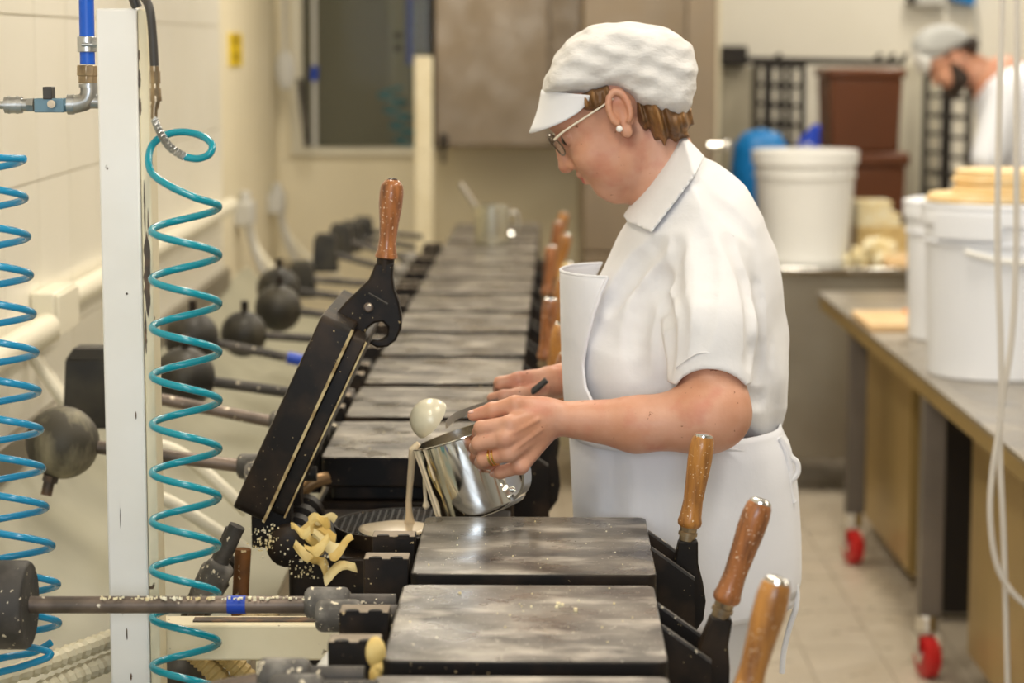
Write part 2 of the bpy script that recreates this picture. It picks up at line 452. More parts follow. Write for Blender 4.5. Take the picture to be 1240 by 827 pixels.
# back wall with its window opening
wx0, wx1, wz0, wz1 = P(366, 0, DB).x, P(521, 0, DB).x, P(0, 179, DB).z, 2.35
bw = MB()
bw.box((XREC-.1, DB, 0), (wx0, DB+.12, 3)).box((wx1, DB, 0), (0.84, DB+.12, 3)).box((wx0, DB, 0), (wx1, DB+.12, wz0)).box((wx0, DB, wz1), (wx1, DB+.12, 3))
struct('wall_back', bw.mesh('wall_back', M_plaster), 'cream end wall behind the row of waffle irons')
struct('wall_jog', MB().box((0.72, DB+.12, 0), (0.84, DB2+.1, 3)).mesh('wall_jog', M_bwall))
struct('wall_far', MB().box((0.84, DB2, 0), (XR, DB2+.12, 3)).mesh('wall_far', M_bwall), 'bright cream wall at the far right behind the racks')
struct('wall_right', MB().box((XR, -1.5, 0), (XR+.12, DB2+.1, 3)).mesh('wall_right', M_ceil))
struct('ceiling', MB().box((-1.1, -1.5, 3.0), (XR+.1, DB2+.1, 3.1)).mesh('ceiling', M_ceil))
wfw = MB()
wfw.box((-1.1, -1.62, 0), (-.95, -1.5, 3)).box((.65, -1.62, 0), (XR, -1.5, 3)).box((-.95, -1.62, 0), (.65, -1.5, 1.25)).box((-.95, -1.62, 2.65), (.65, -1.5, 3))
struct('wall_front', wfw.mesh('wall_front', M_ceil), 'wall behind the viewer with an added opening for the front light')
w2 = empty('window_added', (-.95, -1.5, 1.25)); w2['kind'] = 'structure'  # unseen window, added to house the front light
obj('window_frame', MB().box((0, -.05, 0), (.05, -.01, 1.4)).box((1.55, -.05, 0), (1.6, -.01, 1.4)).box((.05, -.05, 0), (1.55, -.01, .05)).box((.05, -.05, 1.35), (1.55, -.01, 1.4)).mesh('window_frame', M_whitep), w2)
# the dark room seen through the window
win = empty('window_pane_frame', (wx0, DB, wz0)); win.name = 'window_1'; win['kind'] = 'structure'; win['label'] = 'dark glazed opening in the end wall'
def rel(mb_, root): 
    l = root.location; mb_.v = [(x-l.x, y-l.y, z-l.z) for x, y, z in mb_.v]; return mb_
fr = MB()
fr.box((wx0-.05, DB-.02, wz0-.004), (wx0, DB+.1, wz1)).box((wx0-.05, DB-.03, wz0-.03), (wx1+.02, DB+.02, wz0))
obj('window_frame', rel(fr, win).mesh('window_frame', M_creamp), win, .004)
obj('black_jamb', rel(MB().box((wx1-.004, DB-.03, wz0), (wx1+.03, DB+.1, wz1)), win).mesh('black_jamb', M_black2), win, .003)
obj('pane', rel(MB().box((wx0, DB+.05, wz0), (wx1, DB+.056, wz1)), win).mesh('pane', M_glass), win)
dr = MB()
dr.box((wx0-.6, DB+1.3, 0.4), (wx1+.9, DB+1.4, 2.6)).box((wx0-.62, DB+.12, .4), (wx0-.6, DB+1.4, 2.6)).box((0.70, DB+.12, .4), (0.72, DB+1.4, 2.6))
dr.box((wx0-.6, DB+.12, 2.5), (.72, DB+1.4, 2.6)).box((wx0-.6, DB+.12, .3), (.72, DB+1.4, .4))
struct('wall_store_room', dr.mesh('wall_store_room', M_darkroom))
# things standing in the store room
t = MB(); a = P(470, 0, 9.8); b = P(500, 0, 9.8)
t.box((a.x, 9.8, 0.401), (b.x, 9.86, 2.3))
cb = empty('electric_panel', (a.x, 9.8, 0.401)); tag(cb, 'olive grey metal panel standing in the dark room behind the glass', 'panel')
obj('panel_body', rel(t, cb).mesh('panel_body', mat('olive_panel', (.26, .25, .16), .5)), cb, .004)
for yy in (43, 58):
    k = MB(); q = P(482, yy, 9.79); k.cyl(q, q-Vector((0,.02,0)), .016)
    obj('knob', rel(k, cb).mesh('knob', M_black2), cb)
k = MB(); q0 = P(496, -20, 9.7); q1 = P(496, 78, 9.7); k.cyl(q0, q1, .016)
simple('blue_pipe', k.mesh('blue_pipe', M_tape), 'dark blue upright pipe behind the window glass', 'pipe')
k = MB(); q = P(470, 135, 9.7); pts = []
for i in range(60):
    a = i*.42; pts.append(q+Vector((math.cos(a)*.05+i*.0016, math.sin(a)*.05, .10-i*.0042)))
k.tube(pts, .011, 8)
simple('coiled_hose', k.mesh('coiled_hose', M_teal), 'dim turquoise coiled hose behind the window glass', 'hose')

# ---------------------------------------------------------------- ceiling lamps (above the picture)
for i, (lx, ly) in enumerate(LAMP_POS):
    r = empty('ceiling_lamp', (lx, ly, 2.88)); tag(r, 'long white tube lamp on the ceiling', 'lamp', 'ceiling tube lamps')
    if i == 0:
        hm = MB().box((-.13, -.62, .05), (.13, .62, .12)).mesh('housing', M_whitep)
        dm = MB().box((-.11, -.6, .035), (.11, .6, .05)).mesh('diffuser', M_lamp)
    obj('housing', hm, r, .006); obj('diffuser', dm, r)

# ---------------------------------------------------------------- wall ledge, sloping tray, pipes on the left
led = MB().prism([(XL, .99), (XL+.02, .99), (XL+.02, .93), (XL, .93)], 1.2, DREC)
simple('wall_ledge', led.mesh('wall_ledge', M_steelmat), 'narrow grey ledge along the tiled wall above the cream tray', 'ledge', bevel=.003)
led = MB().box((XREC, DREC, .70), (XREC+.05, DB, .78))
simple('wall_ledge', led.mesh('wall_ledge', M_steelmat), 'grey ledge on the recessed wall beyond the tiles', 'ledge', bevel=.003)
pts = [(XL, .935), (-.80, .85), (-.68, .77), (-.50, .735), (-.40, .73), (-.40, .72), (-.52, .722), (-.69, .755), (-.81, .835), (XL, .91)]
simple('drip_tray', MB().prism(pts, 1.2, 7.6).mesh('drip_tray', M_tray, 60), 'long greenish cream sheet tray sloping down under the counterweight rods', 'tray')
for i, (c, lab) in enumerate([([(150, 530), (210, 545), (252, 575), (300, 620)], 'upper cream hose lying across the tray behind the open iron'),
                              ([(140, 585), (200, 605), (250, 635), (300, 668)], 'lower cream hose lying across the tray behind the open iron')]):
    q = [onz(x, y, .80+.0*i) for x, y in c]
    q = [Vector((v.x, min(v.y, 5), .765 if v.x > -.66 else .80)) for v in q]
    q = [P(x, y, 3.72-.1*i) for x, y in c]
    simple('cream_hose', MB().tube(spline(q), .011, 10).mesh('cream_hose', M_creamp), lab, 'hose')
for i in (0, 1):
    q = [P(-40, 832+36*i, 2.9), P(40, 808+32*i, 3.0), P(100, 786+29*i, 3.1), P(150, 768+27*i, 3.2), P(200, 755+25*i, 3.3)]
    pp = spline(q, 16)
    rr = [.0125+.0022*math.sin(k*2.4) for k in range(len(pp))]
    simple('corrugated_hose', MB().tube(pp, rr, 10).mesh('corrugated_hose', M_conduit, 0), ['upper', 'lower'][i]+' ribbed beige conduit at the bottom left behind the white post', 'hose')
for i, (x0, x1, lab) in enumerate([(228, 300, 'left golden ribbed hose slanting below the cream beam'), (262, 330, 'right golden ribbed hose slanting below the cream beam')]):
    pp = spline([P(x0, 785, 2.95), P(x0+30, 812, 2.95), P(x1, 860, 2.95)], 20)
    simple('ribbed_hose', MB().tube(pp, [.0135+.0015*math.sin(k*2.2) for k in range(len(pp))], 10).mesh('ribbed_hose', M_golden, 0), lab, 'hose')

# junction box, conduit pipe, cables on the wall
def DX(x): return -XL*FPX/(CX-x)
jb = empty('junction_box', (XL, DX(48), P(48, 400, DX(48)).z)); tag(jb, 'cream junction box on the left tiled wall', 'junction box')
m = MB(); zt = P(48, 347, DX(48)).z; zb = P(48, 403, DX(48)).z; d0 = DX(38); d1 = DX(60)
m.box((XL, d0-.04, zb), (XL+.045, d1, zt)); obj('box_body', rel(m, jb).mesh('box_body', M_creamp), jb, .005)
m = MB(); m.box((XL+.045, d0-.035, zb+.006), (XL+.052, d1-.006, zt-.006)); obj('lid', rel(m, jb).mesh('lid', M_creamp), jb, .002)
zc = P(58, 362, DX(58)).z
simple('conduit_pipe', MB().cyl((XL+.03, d1, zc), (XL+.03, 6.9, zc+.0), .022).mesh('conduit_pipe', M_creamp), 'white conduit pipe running back from the junction box', 'pipe')
simple('conduit_pipe', MB().cyl((XL+.03, 2.4, zc-.03), (XL+.03, d0-.04, zc-.03), .025).mesh('conduit_pipe', M_creamp), 'white conduit pipe entering the junction box from the left edge', 'pipe')
for i in (0, 1):
    q = [Vector((XL+.03, d0+.04*i, zb))]+[P(x+6*i, y, 4.1+.1*i) for x, y in ((38, 425), (55, 455), (72, 480), (84, 500), (92, 530))]
    simple('wall_cable', MB().tube(spline(q), .010, 8).mesh('wall_cable', M_creamp), ['front', 'rear'][i]+' cream cable drooping from the junction box', 'cable')
# yellow sign and gas taps on the recessed wall
def DR(x): return -XREC*FPX/(CX-x)
ys = MB(); a = P(280, 40, DR(280)); b = P(293, 80, DR(293))
ys.box((XREC, DR(279), P(0, 80, DR(286)).z), (XREC+.006, DR(294), P(0, 40, DR(286)).z))
sg = simple('wall_sign', ys.mesh('wall_sign', M_yellow), 'small yellow sign on the recessed cream wall', 'sign')
pg = MB()
zc0 = P(0, 48, DR(286)).z
pg.box((XREC+.006, DR(283), zc0-.02), (XREC+.0075, DR(290), zc0+.02)).box((XREC+.006, DR(283), zc0-.075), (XREC+.0075, DR(290), zc0-.04))
o = obj('printed_mark', pg.mesh('printed_mark', mat('sign_print', (.42, .27, .0), .6)), sg)
for i, (x, y, lab) in enumerate([(286, 258, 'left beige gas tap with two hanging hoses on the recessed wall'), (326, 245, 'right beige gas tap with hanging hoses on the recessed wall')]):
    D = DR(x); c = P(x, y, D); r = empty('gas_tap', c); tag(r, lab, 'tap')
    tb = MB().box((0, -.07, -.04), (.06, .07, .04)).cyl((.03, 0, .03), (.03, 0, .075), .02)
    obj('tap_body', tb.mesh('tap_body', M_paper), r, .006)
    for j in range(2):
        q = [Vector((.045, -.04+.08*j, -.03)), Vector((.06, -.02+.08*j, -.12)), Vector((.10+.05*j, .0, -.22)), Vector((.17+.10*j, .05, -.30))]
        obj('tap_hose', MB().tube(spline(q), .012, 8).mesh('tap_hose', M_creamp if j else M_paper), r)
# paddle, cords and slim rail hanging in the corner by the window
pd = empty('hanging_paddle', P(345, 85, 9.2)); tag(pd, 'grey round paddle hanging in the corner beside the window', 'paddle')
obj('blade', MB().ball((0, 0, 0), .07, sc=(.55, .2, 1.15)).mesh('blade', M_paper), pd)
obj('stem', MB().cyl((0, 0, .05), (0, 0, .45), .008).mesh('stem', M_paper), pd)
rl = empty('hanging_tools', P(372, 178, 9.25)); rl.name = 'hanging_tool'; tag(rl, 'dark long handled tool with a blue band beside the window', 'tool')
l0 = rl.location
obj('shaft', MB().cyl(P(372, 178, 9.25)-l0, P(362, 95, 9.25)-l0, .012).mesh('shaft', M_dustiron), rl)
obj('upper_shaft', MB().cyl(P(381, 178, 9.25)-l0, P(380, -10, 9.25)-l0, .010).mesh('upper_shaft', M_paper), rl)
obj('band', MB().cyl(P(380, 98, 9.25)-l0, P(381, 80, 9.25)-l0, .014).mesh('band', M_tape), rl)

# ---------------------------------------------------------------- white post, cream beam and the frame of the presses
D_P = 2.81
post = empty('machine_post', P(155, 827, D_P)); post.location.z = 0
tag(post, 'tall white square steel post with chipped paint in the left foreground', 'post')
a = P(122, 10, D_P); b = P(181, 10, D_P)
zt = a.z; x0 = P(124.5, 400, D_P).x; x1 = P(173, 400, D_P).x
lx = post.location
m = MB().box((x0-lx.x, 0, 0), (x1-lx.x, .06, zt)); obj('tube', m.mesh('tube', M_post), post, .003)
# corner flange on the right: cream, with bare rusty chips
m = MB().box((x1-lx.x+.0005, .004, 0), (x1-lx.x+.0128, .058, zt-.001)); obj('edge_flange', m.mesh('edge_flange', M_cream), post, .002)
rs = random.Random(4)
def chip(xc, y0, y1, w):
    zs = np.linspace(P(0, y1, D_P).z, P(0, y0, D_P).z, 14)
    L = []; R = []
    for i, z in enumerate(zs):
        e = max(0.0, math.sin(math.pi*i/13))**.6
        L.append((xc-w*e*rs.uniform(.5, 1), z)); R.append((xc+w*e*rs.uniform(.5, 1), z))
    return L+R[::-1]
for (xo, y0, y1, w) in [(.0045, 218, 286, .0011), (.0085, 252, 288, .0009), (.0062, 280, 385, .0056), (.0030, 375, 430, .0018), (.0018, 84, 108, .0017), (.0018, 118, 140, .0015), (.0018, 60, 74, .001)]:
    o = obj('paint_chip', MB().prism(chip(x1-lx.x+xo, y0, y1, w), .0032, .005).mesh('paint_chip', M_rust), post)
for (x, y0, y1, w) in [(154, 498, 508, .0012), (146, 354, 357, .002), (137, 760, 775, .0012), (141, 815, 824, .0016), (132, 615, 640, .0006), (132, 720, 745, .0006)]:
    o = obj('paint_chip', MB().prism(chip(P(x, 0, D_P).x-lx.x, y0, y1, w), -.0006, .002).mesh('paint_chip', M_rust), post)
bm_ = empty('cross_beam', P(187, 800, 2.87)); tag(bm_, 'cream horizontal beam joining the post to the waffle irons', 'beam')
a = P(184, 757, 2.87); b = P(420, 800, 2.87); l0 = bm_.location
obj('beam', MB().box((a.x-l0.x, -.0, b.z-l0.z), (b.x+.05-l0.x, .05, a.z-l0.z)).mesh('beam', M_cream), bm_, .003)
obj('seam', MB().box((a.x+.05-l0.x, .015, a.z-l0.z-.001), (b.x-.03-l0.x, .035, a.z-l0.z+.002)).mesh('seam', M_rust), bm_)
obj('lower_leg', MB().box((P(293, 0, 2.83).x-l0.x, .002, -l0.z), (P(307, 0, 2.83).x-l0.x, .04, b.z-l0.z-.0005)).mesh('lower_leg', M_cream), bm_, .002)
# far post of the same frame
D_F = 8.72
fp = empty('machine_post', (P(512, 0, D_F).x, D_F, 0)); tag(fp, 'far cream post standing behind the last waffle irons', 'post')
obj('tube', MB().box((-.034, 0, 0), (.034, .06, P(0, 68, D_F).z)).mesh('tube', M_cream), fp, .006)
# dark rails that carry the irons
fr = empty('press_frame', (-.15, 3.1, 0)); tag(fr, 'dark steel frame carrying the long row of waffle irons', 'frame')
for sx in (-.11, .11):
    obj('rail', MB().prism([(sx-.02, .80), (sx+.02, .80), (sx+.02, .855), (sx-.02, .855)], 0, 5.6).mesh('rail', M_black), fr, .002)
    for d in (.1, 2.8, 5.4):
        obj('leg', MB().box((sx-.02, d, 0), (sx+.02, d+.04, .7995)).mesh('leg', M_cream), fr, .002)
fr.rotation_euler = (0, 0, -math.radians(1.2))
fr = empty('press_frame', (.02, 1.9, 0)); tag(fr, 'dark steel frame carrying the three nearest waffle irons', 'frame')
for sx in (-.11, .11):
    obj('rail', MB().box((sx-.02, 0, .80), (sx+.02, 1.2, .855)).mesh('rail', M_black), fr, .002)
    for d in (.05, 1.1):
        obj('leg', MB().box((sx-.02, d, 0), (sx+.02, d+.04, .7995)).mesh('leg', M_cream), fr, .002)

# ---------------------------------------------------------------- gas pipe group at the left, coiled hoses
D_G = 2.96
bp = empty('gas_pipe', P(106, 78, D_G)); tag(bp, 'blue gas pipe with clamp, brass union and ball valve beside the white post', 'pipe')
l0 = bp.location; sc = px(D_G)
V = lambda x, y, d=0: P(x, y, D_G+d)-l0
obj('blue_tube', MB().tube([Vector((V(104, -30).x, 0, 3.0-l0.z)), V(104, -30), V(106, 78)], 9*sc, 20).mesh('blue_tube', M_blue), bp)
cl = obj('clamp', MB().cyl(V(105, 44), V(105.5, 63), 11.5*sc, n=20).mesh('clamp', M_zinc), bp, .001)
obj('clamp_screw', MB().cyl(V(99, 54, -.012), V(119, 54, -.012), 2.4*sc, n=10).cyl(V(113, 54, -.012), V(119, 54, -.012), 4.5*sc, n=6).mesh('clamp_screw', M_zinc), cl)
obj('union_nut', MB().cyl(V(106, 79), V(106, 92), 13*sc, n=8).cyl(V(106, 90), V(106, 101), 11.5*sc, n=8).mesh('union_nut', M_brass, 20), bp, .001)
el = MB().tube(spline([V(107.5, 101), V(108, 112), V(104, 122), V(92, 126), V(84, 126.5)], 6), 11*sc, 16)
el.cyl(V(107.5, 102), V(107.5, 106), 12*sc, n=16).cyl(V(90, 126.5), V(82, 126.5), 12.2*sc, n=16)
el.cyl(V(104, 123), V(126, 123), 8.5*sc, n=12)
obj('elbow', el.mesh('elbow', M_zinc), bp)
va = obj('valve_body', MB().cyl(V(84, 127), V(76, 127), 9.5*sc, n=6).box((V(76,0).x-36*sc, -9.5*sc, V(0,136).z), (V(76,0).x, 9.5*sc, V(0,119).z)).mesh('valve_body', M_greyb), bp, .001)
obj('valve_lever', MB().box((V(51,0).x, -.012, V(0,120).z), (V(62,0).x, .012, V(0,105).z)).mesh('valve_lever', M_dark), va, .001)
obj('valve_stem', MB().cyl(V(62, 126, -.02), V(62, 126, .0), 5*sc, n=10).mesh('valve_stem', M_brass), va)
cp = MB().cyl(V(41, 127), V(33, 127), 9*sc, n=6).cyl(V(33, 127), V(26, 127), 8*sc, n=14).cyl(V(27, 127), V(6, 127), 10.3*sc, n=18).cyl(V(22, 127), V(20, 127), 11*sc, n=18).cyl(V(12, 127), V(10, 127), 11*sc, n=18).cyl(V(6, 127), V(-20, 128), 5*sc, n=12)
obj('hose_coupling', cp.mesh('hose_coupling', M_zinc), bp)

D_C = 2.765
ch = empty('coiled_hose', P(190, 130, D_C)); tag(ch, 'teal coiled gas hose hanging just right of the white post', 'hose')
l0 = ch.location; sc = px(D_C); V = lambda x, y, d=0: P(x, y, D_C+d)-l0
obj('feed_hose', MB().tube(spline([Vector((V(150, -30).x, .10, 3.0-l0.z)), V(157, -150, .06), V(164, -30, .03), V(172, -8, .02), V(181, 10), V(185, 45), V(187, 80)], 6), 5.4*sc, 12).mesh('feed_hose', M_dark), ch)
obj('side_hose', MB().tube(spline([Vector((V(140, -30).x, .12, 3.0-l0.z)), V(154, -150, .07), V(158, -30, .05), V(161, -5, .05), V(166, 9, .05)], 6), 6.5*sc, 12).mesh('side_hose', M_dark), ch)
cp = MB().cyl(V(187, 80), V(187, 87), 5.5*sc).cyl(V(187.5, 86), V(188, 101), 6.4*sc, n=8).cyl(V(188, 101), V(188, 108), 5.2*sc).cyl(V(188, 107), V(188.5, 117), 6.8*sc, n=8).cyl(V(188.5, 116), V(189, 123), 7*sc, n=14).cyl(V(189, 122), V(187, 131), 5*sc).cyl(V(187, 130), V(186.5, 144), 4*sc)
obj('brass_coupling', cp.mesh('brass_coupling', M_brass), ch)
base = spline([V(186.5, 143), V(190, 153), V(198, 168), V(208, 180), V(224, 190)], 24)
sp = []
for i, p in enumerate(base):
    for j in range(3):
        a = (i*3+j)*.9
        sp.append(p+Vector((math.cos(a)*.6, math.sin(a), math.cos(a)*.8))*4.8*sc)
obj('spring_guard', MB().tube(sp, .0008, 5).mesh('spring_guard', M_zinc), ch)
def coil(ctrl, pitch, top, bot, r0, r1, ph, D, l0):
    out = []
    n = int((bot-top)/pitch*28)
    for i in range(n+1):
        y = top+(bot-top)*i/n
        a = ph+2*math.pi*(y-top)/pitch
        t = i/n
        r = r0+(r1-r0)*t
        xc = np.interp(y, [c[0] for c in ctrl], [c[1] for c in ctrl])
        out.append(P(xc+r*math.cos(a), y, D+r*px(D)*math.sin(a))-l0)
    return out
start = [V(224, 190), V(240, 192, -.005), V(254, 186, -.01), V(256, 174, .0), V(240, 163, .02), V(215, 160, .03), V(192, 168, .03), V(181, 184, .02), V(183, 208, .0), V(205, 225, -.025), V(238, 240, -.03)]
cl = coil([(240, 224), (500, 225), (700, 224), (900, 225)], 58.6, 247, 950, 41, 40, -.35, D_C, l0)
pts = [Vector(p) for p in spline(start, 8)]+cl
obj('coil', MB().tube(pts, 4.6*sc, 10).mesh('coil', M_teal), ch)
ch2 = empty('coiled_hose', P(-10, 190, 2.82)); tag(ch2, 'blue coiled gas hose cut by the left picture edge', 'hose')
l0 = ch2.location; V = lambda x, y, d=0: P(x, y, 2.82+d)-l0
cl = coil([(150, -16), (250, -12), (450, 2), (600, 10), (700, 26), (780, 28)], 46.8, 192, 775, 43, 44, -.1, 2.82, l0)
tail = spline([cl[-1], V(60, 790, -.03), V(30, 806, -.03), V(-20, 818, -.02), V(-60, 826, 0)], 8)
obj('coil', MB().tube(cl+[Vector(p) for p in tail[1:]], 4.6*sc, 10).mesh('coil', M_blueh), ch2)
obj('feed_loop', MB().tube(spline([P(-18, 128, 2.96)-l0, V(-60, 128, .1), V(-85, 150, .06), V(-70, 185, .0), V(-20, 190, -.03), cl[0]], 8), 4.6*sc, 10).mesh('feed_loop', M_blueh), ch2)
obj('tail_loop', MB().tube(spline([V(62, 778, .03), V(40, 790, .03), V(5, 796, .0), V(-30, 806, -.02)], 8), 4.6*sc, 10).mesh('tail_loop', M_blueh), ch2)
# ---------------------------------------------------------------- waffle irons
ZB = 0.856                       # iron base height; plate tops lie at 1.02
ZT = 1.02-ZB
def rrect(x0, x1, y0, y1, r, n=5):
    out = []
    for cx, cy, a0 in ((x1-r, y1-r, 0), (x0+r, y1-r, 90), (x0+r, y0+r, 180), (x1-r, y0+r, 270)):
        for k in range(n+1):
            a = math.radians(a0+90*k/n); out.append((cx+r*math.cos(a), cy+r*math.sin(a)))
    return out
def slab(mb_, outline, z0, z1):
    n = len(outline)
    vs = [(x, y, z0) for x, y in outline]+[(x, y, z1) for x, y in outline]
    fs = [tuple(range(n-1, -1, -1)), tuple(range(n, 2*n))]+[(i, (i+1) % n, n+(i+1) % n, n+i) for i in range(n)]
    return mb_.add(vs, fs)
LID = slab(MB(), rrect(-.15, .15, 0, .344, .012), ZT-.048, ZT).mesh('lid', M_iron)
LID.materials.append(M_black)
for p in LID.polygons:
    if p.normal.z < .5: p.material_index = 1
INNER = slab(MB(), rrect(-.135, .14, .015, .33, .01), ZT-.071, ZT-.0485).mesh('lid_plate', M_black)
LOWER = slab(MB(), rrect(-.155, .15, .0, .344, .012), .03, ZT-.0715).mesh('lower_plate', M_black)
FOOT = MB().box((-.13, .02, 0), (.13, .32, .0295)).mesh('burner_box', M_black)
hb = MB().box((-.028, -.018, -.075), (.028, .018, 0))
HBLK = hb.mesh('hinge_block', M_black); HBLK.materials.append(mat('worn_block_top', (.22, .175, .125), .55, .1, var=((.32, .26, .19), 30, .4, .7)))
for p in HBLK.polygons:
    if p.normal.z > .5: p.material_index = 1
SLOT = MB()
for sx in (-.013, .013):
    n = 9; vs = [(sx+.008*math.cos(math.pi*k/(n-1)), -.0182+.010*math.sin(math.pi*k/(n-1)), .0012) for k in range(n)]
    slab(SLOT, [(v[0], v[1]) for v in vs], -.004, .0012)
SLOT = SLOT.mesh('slot', M_black)
kn = MB().lathe((-.027, 0, 0), (.027, 0, 0), [(0, .0145), (.003, .0180), (.007, .0195), (.047, .0195), (.051, .0180), (.054, .0135)], 18)
KNUCK = kn.mesh('knuckle', mat('crumb_dusted_knuckle', (.085, .078, .07), .65, .1, var=((.30, .28, .25), 30, .42, .72), specks=((.74, .66, .50), 130, .635), bump=(60, .3, .003)))
PIN = MB().cyl((-.0, 0, 0), (.058, 0, 0), .0115, n=14).mesh('hinge_pin', M_dustiron)
# side bracket plates (x, z) and the lever with its wooden handle, for a closed iron
BRK = MB().prism([(.150, ZT-.002), (.205, ZT-.042), (.207, ZT-.13), (.150, ZT-.13)], -.005, .005).mesh('bracket', M_black)
BRKE = MB().prism([(.150, ZT-.002), (.205, ZT-.042), (.2053, ZT-.0385), (.150, ZT+.0015)], -.0045, .0045).mesh('bracket_edge', M_dustiron)
LV0 = (.200, ZT-.115)
def lev(pts): return [(a-LV0[0], b-LV0[1]) for a, b in pts]
LEV = MB().prism(lev([(.187, ZT), (.212, ZT), (.2125, ZT-.03), (.219, ZT-.055), (.223, ZT-.08), (.220, ZT-.105), (.208, ZT-.125), (.188, ZT-.128), (.178, ZT-.11), (.178, ZT-.05), (.182, ZT-.025)]), -.010, .010).mesh('lever', M_black)
def handle_parts(axis0, axis1):
    p0 = Vector(axis0); p1 = Vector(axis1); L = (p1-p0).length; u = (p1-p0)/L
    pr = [(0, .0125), (.02, .0152), (.06, .0160), (.12, .0142), (.28, .0128), (.50, .0142), (.72, .0160), (.86, .0160), (.95, .0145), (.985, .0125)]
    h = MB().lathe(p0, p1, [(t*L, r) for t, r in pr], 18)
    f = MB().lathe(p0-u*.018, p0, [(0, .0105), (.006, .0105), (.0065, .0125), (.011, .0125), (.0115, .0108), (.018, .0115)], 16)
    c = MB().lathe(p0+u*L*.98, p1+u*.002, [(0, .0126), (L*.02+.0005, .0122), (L*.02+.002, .009)], 16)
    return h, f, c
hx0 = (.2005-LV0[0], 0, ZT+.017-LV0[1]); hx1 = (.2185-LV0[0], 0, ZT+.138-LV0[1])
_h, _f, _c2 = handle_parts(hx0, hx1)
HNDS = [x.mesh('handle', m_) for x, m_ in ((_h, M_wood2), (_h, M_wood), (_h, M_woodp))]
FERR = _f.mesh('ferrule', M_brass); HCAP = _c2.mesh('end_cap', M_steel)
# lever of the opened iron, taken in picture coordinates around the raised lid
HINGE = Vector((-.190, 0, ZT-.065)); OPEN = math.radians(64.8)
def opened(m4=None):
    return Matrix.Translation(HINGE) @ Matrix.Rotation(-OPEN, 4, 'Y') @ Matrix.Translation(-HINGE)

ordn = ['nearest', 'second', 'third', 'fourth', 'fifth', 'sixth', 'seventh', 'eighth', 'ninth', 'tenth', 'eleventh', 'twelfth', 'thirteenth', 'fourteenth', 'fifteenth', 'last']
WT = {0: ('disc', None), 1: ('disc', (15, 735)), 2: ('ball', None), 3: ('ballr', (75, 537)), 4: ('block', (112, 468)), 5: ('ball', (223, 458)), 6: ('ball', (232, 410)),
      7: ('ball', (295, 405)), 8: ('ball', (337, 374)), 9: ('ball', (337, 350)), 10: ('block', (366, 338)), 11: ('block', (394, 306)), 12: ('block', (413, 290)), 13: ('block', (425, 286)), 14: ('block', (440, 280))}
WLAB = {'disc': 'disc counterweight', 'ball': 'black ball counterweight', 'ballr': 'worn mottled ball counterweight', 'block': 'dark block counterweight'}
TILT = {-1: 6, 0: 10, 1: 0, 3: 4, 4: 2, 5: -3, 6: 3, 7: 6, 8: -4, 9: 5, 10: 0, 11: 4}
IRONS = {}
